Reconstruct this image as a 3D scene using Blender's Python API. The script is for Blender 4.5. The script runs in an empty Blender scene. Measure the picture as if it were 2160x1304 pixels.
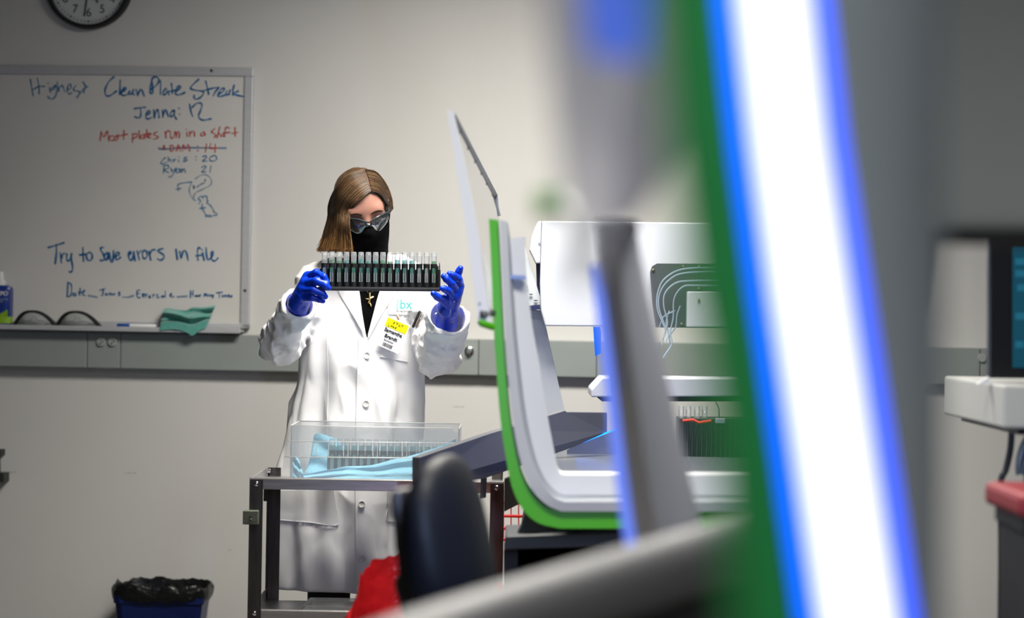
import bpy, bmesh, math, random
import numpy as np
import openvdb as vdb
from mathutils import Vector, Matrix, Euler
random.seed(7); RNG = np.random.default_rng(7)
SC = bpy.context.scene
COL = SC.collection

# ---------------------------------------------------------------- camera, world, exposure
F = 5100.0                     # 85 mm lens on a 36 mm sensor, in pixels of the 2160 px frame
ROLL = 0.017
CAM = Vector((0.0, 0.0, 1.28))
RV = Vector((math.cos(ROLL), 0, math.sin(ROLL)))
UV = Vector((-math.sin(ROLL), 0, math.cos(ROLL)))
FV = Vector((0, 1, 0))
cd = bpy.data.cameras.new('camera'); cam = bpy.data.objects.new('camera', cd); COL.objects.link(cam)
M = Matrix.Identity(4)
for i in range(3):
    M[i][0] = RV[i]; M[i][1] = UV[i]; M[i][2] = -FV[i]; M[i][3] = CAM[i]
cam.matrix_world = M
cd.lens = 85; cd.sensor_width = 36; cd.sensor_fit = 'HORIZONTAL'; cd.clip_start = 0.05
cd.dof.use_dof = True; cd.dof.focus_distance = 7.05; cd.dof.aperture_fstop = 2.2
SC.camera = cam
w = bpy.data.worlds.new('world'); SC.world = w; w.use_nodes = True
w.node_tree.nodes['Background'].inputs[0].default_value = (0.8, 0.85, 1, 1)
w.node_tree.nodes['Background'].inputs[1].default_value = 0.05
SC.view_settings.view_transform = 'Standard'; SC.view_settings.look = 'None'
SC.view_settings.exposure = -0.13; SC.view_settings.gamma = 1.0; SC.view_settings.use_curve_mapping = False
SC.cycles.use_denoising = True
SC.cycles.max_bounces = 10; SC.cycles.transparent_max_bounces = 24
SC.cycles.sample_clamp_indirect = 6.0

LIGHT_W = 100.0                # power of the ceiling panels
LED_BLUE = (0.0, 0.13, 1.0)

def P(x, y, d):
    """the point that lies d metres in front of the lens in the direction of picture point x, y"""
    return CAM + FV*d + RV*((x-1080)/F*d) - UV*((y-652)/F*d)

# ---------------------------------------------------------------- materials
def lin(c):
    if isinstance(c, str):
        c = [int(c[i:i+2], 16)/255 for i in (0, 2, 4)]
        c = [v/12.92 if v <= .04045 else ((v+.055)/1.055)**2.4 for v in c]
    return (*c[:3], 1)
MATS = {}
def pm(name, col, rough=.5, metal=0., bump=0., bscale=60., var=0., vscale=8., alpha=1., trans=0.,
       ior=1.45, emit=None, estr=0., stretch=None, col2=None, sheen=0., spec=.5, sub=0.):
    if name in MATS: return MATS[name]
    m = bpy.data.materials.new(name); m.use_nodes = True
    nt = m.node_tree; N = nt.nodes; L = nt.links; b = N['Principled BSDF']
    c = lin(col)
    b.inputs['Base Color'].default_value = c; b.inputs['Roughness'].default_value = rough
    b.inputs['Metallic'].default_value = metal; b.inputs['Alpha'].default_value = alpha
    b.inputs['Transmission Weight'].default_value = trans; b.inputs['IOR'].default_value = ior
    b.inputs['Specular IOR Level'].default_value = spec
    b.inputs['Sheen Weight'].default_value = sheen
    if sub: b.inputs['Subsurface Weight'].default_value = sub; b.inputs['Subsurface Radius'].default_value = (.02, .008, .005)
    if emit is not None:
        b.inputs['Emission Color'].default_value = lin(emit); b.inputs['Emission Strength'].default_value = estr
    tc = N.new('ShaderNodeTexCoord'); mp = N.new('ShaderNodeMapping'); L.new(tc.outputs['Object'], mp.inputs[0])
    if stretch: mp.inputs['Scale'].default_value = stretch
    if var > 0 or col2 is not None:
        n = N.new('ShaderNodeTexNoise'); n.inputs['Scale'].default_value = vscale; n.inputs['Detail'].default_value = 4
        L.new(mp.outputs[0], n.inputs['Vector'])
        r = N.new('ShaderNodeValToRGB'); L.new(n.outputs['Fac'], r.inputs[0])
        c2 = lin(col2) if col2 is not None else tuple(min(1, v*(1+var)) for v in c[:3])+(1,)
        c1 = c if col2 is not None else tuple(v*(1-var) for v in c[:3])+(1,)
        r.color_ramp.elements[0].position = .3; r.color_ramp.elements[1].position = .7
        r.color_ramp.elements[0].color = c1; r.color_ramp.elements[1].color = c2
        L.new(r.outputs[0], b.inputs['Base Color'])
    if bump > 0:
        n2 = N.new('ShaderNodeTexNoise'); n2.inputs['Scale'].default_value = bscale; n2.inputs['Detail'].default_value = 3
        L.new(mp.outputs[0], n2.inputs['Vector'])
        bp = N.new('ShaderNodeBump'); bp.inputs['Strength'].default_value = bump; bp.inputs['Distance'].default_value = .01
        L.new(n2.outputs['Fac'], bp.inputs['Height']); L.new(bp.outputs[0], b.inputs['Normal'])
    MATS[name] = m
    return m

def clear_mat(name, col=(.9, .93, .95), opacity=.25, rough=.15, gloss=.12):
    """thin clear or milky plastic: mostly see-through, some diffuse haze, some reflection"""
    if name in MATS: return MATS[name]
    m = bpy.data.materials.new(name); m.use_nodes = True; nt = m.node_tree; N = nt.nodes; L = nt.links
    N.remove(N['Principled BSDF']); o = N['Material Output']
    t = N.new('ShaderNodeBsdfTransparent'); d = N.new('ShaderNodeBsdfDiffuse'); tl = N.new('ShaderNodeBsdfTranslucent')
    g = N.new('ShaderNodeBsdfGlossy'); g.inputs['Roughness'].default_value = rough
    c = lin(col)
    for n in (d, tl): n.inputs['Color'].default_value = c
    t.inputs['Color'].default_value = tuple(.5+.5*v for v in c[:3])+(1,)
    ma = N.new('ShaderNodeMixShader'); ma.inputs[0].default_value = .45; L.new(d.outputs[0], ma.inputs[1]); L.new(tl.outputs[0], ma.inputs[2])
    mb = N.new('ShaderNodeMixShader'); mb.inputs[0].default_value = opacity; L.new(t.outputs[0], mb.inputs[1]); L.new(ma.outputs[0], mb.inputs[2])
    fr = N.new('ShaderNodeFresnel'); fr.inputs[0].default_value = 1.45
    mu = N.new('ShaderNodeMath'); mu.operation = 'MULTIPLY_ADD'; L.new(fr.outputs[0], mu.inputs[0]); mu.inputs[1].default_value = .7; mu.inputs[2].default_value = gloss*.3
    mc = N.new('ShaderNodeMixShader'); L.new(mu.outputs[0], mc.inputs[0]); L.new(mb.outputs[0], mc.inputs[1]); L.new(g.outputs[0], mc.inputs[2])
    L.new(mc.outputs[0], o.inputs[0]); MATS[name] = m
    return m

def glow_mat(name, col, strength):
    if name in MATS: return MATS[name]
    m = bpy.data.materials.new(name); m.use_nodes = True; N = m.node_tree.nodes
    N.remove(N['Principled BSDF']); e = N.new('ShaderNodeEmission')
    e.inputs[0].default_value = lin(col); e.inputs[1].default_value = strength
    m.node_tree.links.new(e.outputs[0], N['Material Output'].inputs[0]); MATS[name] = m
    return m

# ---------------------------------------------------------------- object helpers
def thing(name, label, cat, loc=(0, 0, 0), group=None):
    o = bpy.data.objects.new(name, None); COL.objects.link(o); o.location = loc
    o.empty_display_size = .05
    tag(o, label, cat, group); return o
def tag(o, label, cat, group=None, kind=None):
    if label: o['label'] = label
    if cat: o['category'] = cat
    if group: o['group'] = group
    if kind: o['kind'] = kind
    return o
def root_loc(p):
    while p.parent is not None: p = p.parent
    return Vector(p.location)
def link_mesh(name, me, mat, parent=None, smooth=True):
    for m in (mat if isinstance(mat, (list, tuple)) else [mat]): me.materials.append(m)
    o = bpy.data.objects.new(name, me); COL.objects.link(o)
    n = len(me.vertices); co = np.empty(n*3, 'f4'); me.vertices.foreach_get('co', co); co = co.reshape(-1, 3)
    if parent is not None:
        L = root_loc(parent); o.parent = parent
    else:
        lo, hi = co.min(0), co.max(0)
        L = Vector((float(lo[0]+hi[0])/2, float(lo[1]+hi[1])/2, float(lo[2]))); o.location = L
    co -= np.array(L, 'f4'); me.vertices.foreach_set('co', co.ravel())
    if smooth: me.polygons.foreach_set('use_smooth', [True]*len(me.polygons))
    me.update(); return o

class MB:
    """collects shapes into one mesh"""
    def __init__(s): s.v = []; s.f = []; s.mi = []
    def add(s, vs, fs, mi=0):
        o = len(s.v); s.v += [tuple(v) for v in vs]; s.f += [tuple(i+o for i in f) for f in fs]; s.mi += [mi]*len(fs); return s
    def hexa(s, p, mi=0):      # bottom four then top four, same order round
        return s.add(p, [(0, 3, 2, 1), (4, 5, 6, 7), (0, 1, 5, 4), (1, 2, 6, 5), (2, 3, 7, 6), (3, 0, 4, 7)], mi)
    def box(s, c, d, R=None, mi=0):
        x, y, z = (v/2 for v in d); c = Vector(c)
        q = [Vector(t) for t in ((-x, -y, -z), (x, -y, -z), (x, y, -z), (-x, y, -z), (-x, -y, z), (x, -y, z), (x, y, z), (-x, y, z))]
        if R is not None: q = [R @ t for t in q]
        return s.hexa([c+t for t in q], mi)
    def prism(s, poly, vec, mi=0):
        n = len(poly); a = [Vector(p) for p in poly]; b = [p+Vector(vec) for p in a]
        fs = [tuple(range(n)), tuple(range(2*n-1, n-1, -1))] + [(i, i+n, (i+1) % n+n, (i+1) % n) for i in range(n)]
        return s.add(a+b, fs, mi)
    def band(s, A, B, vec, mi=0):
        """slab between two polylines, thickened by vec"""
        n = len(A); v = [Vector(p) for p in A]+[Vector(p) for p in B]; v += [p+Vector(vec) for p in v]
        fs = []
        for i in range(n-1):
            fs += [(i, i+1, n+i+1, n+i), (2*n+i+1, 2*n+i, 3*n+i, 3*n+i+1), (i+1, i, 2*n+i, 2*n+i+1), (n+i, n+i+1, 3*n+i+1, 3*n+i)]
        fs += [(0, n, 3*n, 2*n), (n-1, 3*n-1, 4*n-1, 2*n-1)]
        return s.add(v, fs, mi)
    def tube(s, pts, r, k=8, closed=False, mi=0, flat=1.):
        pts = [Vector(p) for p in pts]; n = len(pts)
        rs = r if isinstance(r, (list, tuple)) else [r]*n
        o = len(s.v); vs = []; up = None
        for i in range(n):
            a = pts[(i-1) % n] if closed else pts[max(i-1, 0)]; b = pts[(i+1) % n] if closed else pts[min(i+1, n-1)]
            t = (b-a).normalized() if (b-a).length > 1e-9 else Vector((0, 0, 1))
            if up is None: up = Vector((0, 0, 1)) if abs(t.z) < .9 else Vector((1, 0, 0))
            x = t.cross(up)
            if x.length < 1e-6: x = t.orthogonal()
            x.normalize(); y = x.cross(t).normalized(); up = y
            for j in range(k):
                th = 2*math.pi*j/k; vs.append(pts[i]+x*(math.cos(th)*rs[i])+y*(math.sin(th)*rs[i]*flat))
        fs = []
        for i in range(n if closed else n-1):
            for j in range(k):
                a = i*k+j; b = i*k+(j+1) % k; c = ((i+1) % n)*k+(j+1) % k; d = ((i+1) % n)*k+j
                fs.append((a, b, c, d))
        if not closed: fs += [tuple(range(k-1, -1, -1)), tuple(range((n-1)*k, n*k))]
        return s.add(vs, fs, mi)
    def lathe(s, prof, c=(0, 0, 0), R=None, k=20, mi=0, sx=1., sy=1., cap=True):
        c = Vector(c); vs = []; n = len(prof)
        for r, z in prof:
            for j in range(k):
                th = 2*math.pi*j/k; p = Vector((r*math.cos(th)*sx, r*math.sin(th)*sy, z)); vs.append(c+(R @ p if R is not None else p))
        fs = [(i*k+j, i*k+(j+1) % k, (i+1)*k+(j+1) % k, (i+1)*k+j) for i in range(n-1) for j in range(k)]
        if cap: fs += [tuple(range(k-1, -1, -1)), tuple(range((n-1)*k, n*k))]
        return s.add(vs, fs, mi)
    def grid(s, fn, nu, nv, thick=None, mi=0):
        """surface fn(u, v) with u, v in 0..1; thick: vector that gives it a back"""
        vs = [Vector(fn(i/nu, j/nv)) for j in range(nv+1) for i in range(nu+1)]; W_ = nu+1
        fs = [(j*W_+i, j*W_+i+1, (j+1)*W_+i+1, (j+1)*W_+i) for j in range(nv) for i in range(nu)]
        if thick is not None:
            n = len(vs); t = Vector(thick); vs += [p+t for p in vs]; fs += [tuple(n+i for i in reversed(f)) for f in list(fs)]
            ring = [i for i in range(W_)]+[j*W_+nu for j in range(1, nv+1)]+[nv*W_+i for i in range(nu-1, -1, -1)]+[j*W_ for j in range(nv-1, 0, -1)]
            for a, b in zip(ring, ring[1:]+ring[:1]): fs.append((b, a, n+a, n+b))
        return s.add(vs, fs, mi)
    def build(s, name, mat, parent=None, smooth=False, bevel=0., seg=2, auto=True):
        me = bpy.data.meshes.new(name); me.from_pydata(s.v, [], s.f); me.polygons.foreach_set('material_index', s.mi)
        bm = bmesh.new(); bm.from_mesh(me); bmesh.ops.recalc_face_normals(bm, faces=bm.faces)
        if smooth and auto:
            for e in bm.edges:
                if len(e.link_faces) == 2 and e.calc_face_angle(0) > .7: e.smooth = False
        bm.to_mesh(me); bm.free()
        o = link_mesh(name, me, mat, parent, smooth)
        if bevel:
            b = o.modifiers.new('edge', 'BEVEL'); b.width = bevel; b.segments = seg; b.limit_method = 'ANGLE'; b.angle_limit = .6
            b.harden_normals = False
        return o

def text(name, s, size, mat, parent, mtx, align='CENTER', extrude=.0003, shear=0., bold=0.):
    cu = bpy.data.curves.new('t', 'FONT'); cu.body = s; cu.size = size; cu.align_x = align; cu.align_y = 'CENTER'
    cu.extrude = extrude; cu.shear = shear; cu.offset = bold
    o = bpy.data.objects.new('t', cu); COL.objects.link(o)
    dg = bpy.context.evaluated_depsgraph_get(); me = bpy.data.meshes.new_from_object(o.evaluated_get(dg))
    bpy.data.objects.remove(o); bpy.data.curves.remove(cu)
    me.transform(mtx); me.materials.clear()
    return link_mesh(name, me, mat, parent, False)

def frame(o, x, y):
    """matrix with origin o, axes x and y (z = x cross y)"""
    x = Vector(x).normalized(); y = Vector(y).normalized(); z = x.cross(y)
    m = Matrix.Identity(4)
    for i in range(3): m[i][0] = x[i]; m[i][1] = y[i]; m[i][2] = z[i]; m[i][3] = o[i]
    return m

def crom(pts, n=6):
    pts = [Vector(p) for p in pts]
    if len(pts) < 3: return pts
    q = [pts[0]*2-pts[1]]+pts+[pts[-1]*2-pts[-2]]; out = []
    for i in range(1, len(q)-2):
        a, b, c, d = q[i-1:i+3]
        for j in range(n):
            t = j/n; out.append(.5*((2*b)+(c-a)*t+(2*a-5*b+4*c-d)*t*t+(3*b-a-3*c+d)*t**3))
    return out+[pts[-1]]
def lerp(a, b, t): return a+(b-a)*t

# ---------------------------------------------------------------- smooth solid modelling (distance fields)
def vec3(p): return [np.float32(v) for v in p]
def s_cap(G, a, b, ra, rb):
    X, Y, Z = G; a = vec3(a); b = vec3(b); d = [b[i]-a[i] for i in range(3)]; L2 = max(float(sum(v*v for v in d)), 1e-9)
    t = np.clip(((X-a[0])*d[0]+(Y-a[1])*d[1]+(Z-a[2])*d[2])/np.float32(L2), 0, 1)
    return np.sqrt((X-a[0]-t*d[0])**2+(Y-a[1]-t*d[1])**2+(Z-a[2]-t*d[2])**2)-(np.float32(ra)+t*np.float32(rb-ra))
def s_ell(G, c, r):
    X, Y, Z = G; c = vec3(c); r = vec3(r)
    x = (X-c[0])/r[0]; y = (Y-c[1])/r[1]; z = (Z-c[2])/r[2]
    k0 = np.sqrt(x*x+y*y+z*z); k1 = np.sqrt((x/r[0])**2+(y/r[1])**2+(z/r[2])**2)+np.float32(1e-6)
    return k0*(k0-1)/k1
def s_box(G, c, h, rd=0.):
    X, Y, Z = G; q = [np.abs(A-np.float32(c[i]))-np.float32(h[i]-rd) for i, A in enumerate((X, Y, Z))]
    return np.sqrt(sum(np.maximum(v, 0)**2 for v in q))+np.minimum(np.maximum(np.maximum(q[0], q[1]), q[2]), 0)-np.float32(rd)
def smin(a, b, k):
    h = np.clip(.5+.5*(b-a)/np.float32(k), 0, 1); return b+(a-b)*h-np.float32(k)*h*(1-h)
def smax(a, b, k): return -smin(-a, -b, k)
def local(G, c, R):
    """grid coordinates in the frame with origin c and rotation R"""
    X, Y, Z = G; x = X-np.float32(c[0]); y = Y-np.float32(c[1]); z = Z-np.float32(c[2])
    return tuple(np.float32(R[0][i])*x+np.float32(R[1][i])*y+np.float32(R[2][i])*z for i in range(3))
LAT = RNG.random((32, 32, 32)).astype('f4')*2-1
def noise(x, y, z):
    fx, fy, fz = np.floor(x), np.floor(y), np.floor(z)
    ix, iy, iz = fx.astype('i4') & 31, fy.astype('i4') & 31, fz.astype('i4') & 31
    u, v, w_ = x-fx, y-fy, z-fz; u = u*u*(3-2*u); v = v*v*(3-2*v); w_ = w_*w_*(3-2*w_)
    jx, jy, jz = (ix+1) & 31, (iy+1) & 31, (iz+1) & 31
    def l(a, b, t): return a+(b-a)*t
    return l(l(l(LAT[ix, iy, iz], LAT[jx, iy, iz], u), l(LAT[ix, jy, iz], LAT[jx, jy, iz], u), v),
             l(l(LAT[ix, iy, jz], LAT[jx, iy, jz], u), l(LAT[ix, jy, jz], LAT[jx, jy, jz], u), v), w_)
def solid(name, mat, parent, fn, lo, hi, vox, relax=2, faces=None):
    lo = np.array(lo, 'f4'); hi = np.array(hi, 'f4')
    ax = [np.arange(lo[i], hi[i]+vox, vox, dtype='f4') for i in range(3)]
    G = np.meshgrid(*ax, indexing='ij'); D = fn(G).astype('f4')
    bg = 3*vox; D = np.clip(D, -bg, bg); D[0] = D[-1] = bg; D[:, 0] = D[:, -1] = bg; D[:, :, 0] = D[:, :, -1] = bg
    g = vdb.FloatGrid(bg); g.copyFromArray(D)
    pts, tris, quads = g.convertToPolygons(0.0, 0.0)
    pts = pts*vox+lo
    fs = [tuple(int(i) for i in q) for q in quads]+[tuple(int(i) for i in t) for t in tris]
    me = bpy.data.meshes.new(name); me.from_pydata(pts.tolist(), [], fs)
    bm = bmesh.new(); bm.from_mesh(me); bmesh.ops.recalc_face_normals(bm, faces=bm.faces)
    for _ in range(relax): bmesh.ops.smooth_vert(bm, verts=bm.verts, factor=.5, use_axis_x=True, use_axis_y=True, use_axis_z=True)
    bm.to_mesh(me); bm.free()
    if faces is not None:
        c = np.empty(len(me.polygons)*3, 'f4'); me.polygons.foreach_get('center', c); me.polygons.foreach_set('material_index', faces(c.reshape(-1, 3)).astype('i4'))
    return link_mesh(name, me, mat, parent, True)

# ---------------------------------------------------------------- the room
WK = 0.075                                    # the back wall turns slightly towards us on the right
_n = math.hypot(1, WK); EX = Vector((1/_n, -WK/_n, 0)); WN = Vector((-WK/_n, -1/_n, 0)); WO = Vector((0, 8.5, 0))
def WP(a, z, o=0.): return WO+EX*a+Vector((0, 0, z))+WN*o
def wa(x, y, o=0.):
    d = P(x, y, 1)-CAM; k = (8.5*_n*(1/_n)-o*_n)/(d.y+WK*d.x)
    p = CAM+d*k; return (p-WO).dot(EX), p.z
def W(x, y, o=0.): a, z = wa(x, y, o); return WP(a, z, o)
def wbox(mb, a0, a1, z0, z1, o0, o1, mi=0):
    return mb.hexa([WP(a0, z0, o0), WP(a1, z0, o0), WP(a1, z0, o1), WP(a0, z0, o1), WP(a0, z1, o0), WP(a1, z1, o0), WP(a1, z1, o1), WP(a0, z1, o1)], mi)

A0, A1, OB, ZC = -3.6, 3.4, 10.5, 2.78
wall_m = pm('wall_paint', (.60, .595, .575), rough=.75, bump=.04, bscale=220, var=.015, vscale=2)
def room_slab(name, a0, a1, z0, z1, o0, o1, m):
    o = wbox(MB(), a0, a1, z0, z1, o0, o1).build(name, m); o['kind'] = 'structure'; return o
room_slab('wall_back', A0-.1, A1+.1, 0, ZC, -.12, 0, wall_m)
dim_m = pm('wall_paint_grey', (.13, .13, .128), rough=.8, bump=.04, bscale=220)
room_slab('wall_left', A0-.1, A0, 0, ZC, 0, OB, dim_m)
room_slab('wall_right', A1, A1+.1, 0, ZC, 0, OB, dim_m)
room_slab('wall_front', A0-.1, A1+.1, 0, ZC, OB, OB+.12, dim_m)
room_slab('floor', A0-.1, A1+.1, -.1, 0, -.12, OB+.12, pm('floor_vinyl', (.14, .14, .135), rough=.35, var=.2, vscale=40, bump=.02))
room_slab('ceiling', A0-.1, A1+.1, ZC, ZC+.1, -.12, OB+.12, pm('ceiling_tile', (.42, .42, .41), rough=.9, bump=.2, bscale=120))
room_slab('baseboard_back', A0, A1, 0, .10, 0, .012, pm('rubber_base', (.05, .05, .055), rough=.6))

def ceiling_light(x, y, where, power=1., spread=166, wx=1.2, wy=.6):
    t = thing('ceiling_light', 'flat white lay-in ceiling light panel '+where, 'ceiling light', (x, y, ZC-.03), 'ceiling light panels')
    f = MB(); z = ZC-.015
    for s in (-1, 1):
        f.box((x, y+s*(wy/2+.012), z), (wx+.048, .024, .03)); f.box((x+s*(wx/2+.012), y, z), (.024, wy, .03))
    f.build('frame', pm('light_frame', (.8, .8, .8), rough=.4), t, bevel=.002)
    for i in range(5): MB().box((x+wx*(i/4-.5), y, ZC-.10), (.004, wy, .16)).build('cutoff_blade', pm('blade_grey', (.16, .16, .16), rough=.5), t)  # unseen blades added to cut the light reaching the left wall
    MB().box((x, y, ZC-.012), (wx, wy, .012)).build('diffuser', glow_mat('light_panel', (1, .965, .90), 1.5), t)
    l = bpy.data.lights.new('panel_lamp', 'AREA'); l.shape = 'RECTANGLE'; l.size = wx; l.size_y = wy; l.energy = LIGHT_W*power; l.color = (1, .955, .875); l.spread = math.radians(spread)
    o = bpy.data.objects.new('panel_lamp', l); COL.objects.link(o); o.parent = t; o.location = (0, 0, -.0)
ceiling_light(.08, 6.64, 'above the steel cart', 1.5, 172)
ceiling_light(.35, 4.1, 'above the black chair', .70, 150)
ceiling_light(.45, .35, 'above the camera side of the room', .52, 142)

# ---------------------------------------------------------------- whiteboard and its writing
alu = pm('aluminium', (.52, .53, .55), rough=.4, metal=.25, var=.05, vscale=30, stretch=(1, 1, 8))
aR, zT = wa(537, 143); zB = wa(524, 694)[1]; aL = aR-1.83
wb = thing('whiteboard', 'whiteboard in aluminium frame covered with blue and red marker writing', 'whiteboard', WP((aL+aR)/2, zB))
fw = .033
wbox(MB(), aL+fw*.8, aR-fw*.8, zB+.01, zT-fw*.8, .004, .014).build('board', pm('board_enamel', (.63, .62, .595), rough=.16, var=.03, vscale=3), wb)
f = MB()
wbox(f, aL, aR, zT-fw, zT, 0, .022); wbox(f, aL, aL+fw, zB, zT-fw, 0, .022); wbox(f, aR-fw, aR, zB, zT-fw, 0, .022); wbox(f, aL, aR, zB, zB+.02, 0, .022)
f.build('frame', alu, wb, bevel=.004)
f = MB(); wbox(f, aL+.02, aR-.02, zB-.012, zB-.004, 0, .085); wbox(f, aL+.02, aR-.02, zB-.016, zB+.001, .08, .086)
f.build('marker_tray', alu, wb, bevel=.002)
f = MB()
for px, py in ((446, 149), (517, 613)):
    f.lathe([(.0055, -.002), (.0055, .0015), (.003, .003)], W(px, py, .022), frame((0, 0, 0), EX, (0, 0, 1)).to_3x3().to_4x4().to_3x3(), 10)
f.build('screw', pm('dark_screw', (.03, .03, .03), rough=.4), wb)

BLUE = pm('blue_marker', (.0, .10, .27), rough=.5, var=.25, vscale=60)
RED = pm('red_marker', (.45, .065, .05), rough=.5, var=.25, vscale=60)
PALE = pm('faded_blue_marker', (.13, .21, .32), rough=.5, var=.3, vscale=60)
TEAL = pm('slate_blue_marker', (.05, .16, .30), rough=.5, var=.3, vscale=60)
BO = .0146
def strokes(spec, crop, width, name, mat):
    x0, y0, sc = crop; mb = MB(); k = 0
    for st in spec.replace('\n', ' ').split(';'):
        pts = [tuple(map(float, p.split(','))) for p in st.split()]
        if not pts: continue
        if len(pts) == 1: pts = [pts[0], (pts[0][0]+4, pts[0][1]+4)]
        q = crom([(x0+a/sc, y0+b/sc, 0) for a, b in pts], 5); k += 1
        n = len(q); wd = []
        for i in range(n):
            wd.append(width/2*(.82+.22*math.sin(i*.55+k*1.7)))
        L_, R_ = [], []
        for i in range(n):
            t = (q[min(i+1, n-1)]-q[max(i-1, 0)])
            t = t.normalized() if t.length > 1e-6 else Vector((1, 0, 0))
            nn = Vector((-t.y, t.x, 0))*wd[i]; e = t*(width*.3*(-1 if i == 0 else 1 if i == n-1 else 0))
            L_.append(W(*(q[i]+nn+e).xy, BO+.00004*k)); R_.append(W(*(q[i]-nn+e).xy, BO+.00004*k))
        v = L_+R_; mb.add(v, [(i, i+1, n+i+1, n+i) for i in range(n-1)])
    return mb.build(name, mat, wb)
cA = (40, 150, 8.308); cB = (290, 150, 9.); cC = (200, 260, 6.75); cD = (90, 500, 10.286); cE = (280, 500, 10.8); cF = (120, 585, 11.368); cG = (300, 595, 10.286); cH = (330, 340, 9.312)
strokes('''200,145 225,300 250,430;320,125 350,270 355,400;225,335 300,295 350,265 450,270;540,290 550,370;510,210 515,215;
640,240 590,290 580,330 610,320 640,250 660,330 640,440 580,490 520,470 510,440;670,190 690,360;690,360 715,280 750,250 775,290 805,365;
850,340 905,300 910,240 880,230 850,300 850,370 880,405 920,380;1000,250 960,310 965,345 1040,350 1060,380 1040,440 1010,465;
1120,185 1165,270 1150,330 1130,380;1015,465 1080,380 1140,310 1210,265''', cA, 3.2, 'handwriting', TEAL)
strokes('''1665,100 1580,180 1520,290 1505,370 1530,430 1590,435 1650,395 1710,350;1775,160 1770,290 1765,410;
1790,380 1850,340 1880,300 1850,290 1800,350 1800,410 1840,430 1900,410;1940,350 1920,400 1950,410 1990,370 2005,325;2005,325 1990,400 2020,410;
2050,320 2080,430;2080,430 2110,350 2140,320 2165,360 2195,440''', cA, 4.0, 'handwriting', BLUE)
strokes('''280,140 255,260 240,400 270,430 290,400 285,250 270,180;235,330 280,150 340,110 400,140 400,210 340,290 250,350;440,180 435,440;
545,330 490,390 485,445 530,440 570,380 580,390 600,455;645,235 655,340 660,420;580,390 660,375 730,360;
720,400 800,330 820,290 780,285 730,360 720,420 760,455 830,440 900,405;1165,155 1080,230 1005,320 1060,355 1180,375 1250,390 1240,450 1180,510 1110,535 1075,510 1075,460;
1295,190 1330,330 1350,440;1255,375 1350,345 1460,320 1550,310;1550,310 1480,390 1440,470;1540,440 1620,390 1650,335 1600,335 1540,420 1530,475 1570,485 1650,460;
1700,380 1670,440 1710,450 1745,400 1760,360;1750,380 1745,450;1835,265 1810,370 1805,460;1915,380 1810,430 1900,460 2020,485''', cB, 4.0, 'handwriting', BLUE)
strokes('''-60,715 60,695 150,688;55,695 65,800 50,870 10,890 -50,868;160,850 230,800 240,760 200,760 160,840 170,900 220,905 270,880;310,740 320,890;320,880 350,780 380,730 400,800 410,885;
470,740 480,880;480,870 510,760 540,735 560,790 585,865;690,740 640,780 620,850 660,860 700,790 695,740 700,840 740,915;785,705 790,712;800,815 805,822;
990,630 1015,770 1045,860;1040,690 1110,620 1190,605 1225,650 1200,740 1165,830 1170,890 1230,930 1310,925 1400,905''', cB, 4.0, 'handwriting', BLUE)
strokes('''75,250 90,120;90,120 130,195 180,110 195,250;260,180 215,190 215,245 260,245 285,205 260,180;340,170 305,180 310,200 330,215 310,245 290,240;415,100 410,230;290,195 380,175 465,155;
540,150 535,270;535,160 600,150 600,190 530,225;630,105 635,220;690,160 655,180 655,215 690,215 710,170 715,220;740,90 740,200;700,165 770,145;760,180 800,165 790,145 765,170 765,205 800,205;890,120 840,150 860,175 900,190 880,220 840,225;
1000,120 1015,210;1010,150 1035,105 1060,115;1075,120 1080,200 1110,210 1135,160 1140,120;1150,120 1160,205;1160,180 1180,120 1205,140 1200,210;1310,130 1315,190;1300,85 1303,90;1350,115 1350,190;1350,160 1385,115 1415,130 1420,190;
1560,120 1520,140 1510,175 1540,180 1565,140 1570,175;1710,75 1660,120 1690,140 1720,170 1700,205;1780,50 1740,210;1740,180 1775,145 1800,190;1820,150 1830,190;1920,70 1870,60 1850,130 1850,190;1830,140 1920,130;1995,60 2000,185;1950,145 2040,130''', cC, 3.2, 'handwriting', RED)
strokes('''965,380 985,310 1005,380;970,350 1005,350;1070,320 1080,400 1130,370 1110,320 1070,325;1160,400 1190,305 1215,400;1170,360 1215,360;1245,400 1260,305 1290,370 1330,300 1350,400;1465,320 1468,330;1465,385 1468,395;1590,295 1575,410;1650,290 1640,360 1740,350;1715,300 1710,415''', cC, 3.0, 'handwriting', RED)
strokes('910,360 1000,370 1200,350 1450,350 1865,355', cC, 5.0, 'strike_line', PALE)
strokes('''1005,490 960,530 940,575 990,575 1015,560;1045,480 1045,550;1045,530 1075,515 1085,550;1120,515 1120,550;1120,530 1150,515;1190,520 1195,550;1195,480 1197,484;1310,485 1270,495 1280,515 1315,525 1290,545 1260,540;1440,475;1435,520;
1535,475 1580,465 1590,490 1535,540 1600,540;1690,460 1640,490 1640,530 1690,540 1735,510 1720,465 1690,460;985,600 975,715;975,605 1040,600 1050,640 985,660 1050,705;1085,640 1100,690 1140,650;1160,635 1120,720 1080,765 1050,760;
1205,650 1165,660 1160,700 1195,700 1215,650 1220,700;1240,650 1240,700;1240,680 1275,650 1290,700;1525,630 1560,605 1580,625 1545,665 1525,695 1580,690;1655,605 1640,700''', cC, 3.0, 'handwriting', TEAL)
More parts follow.
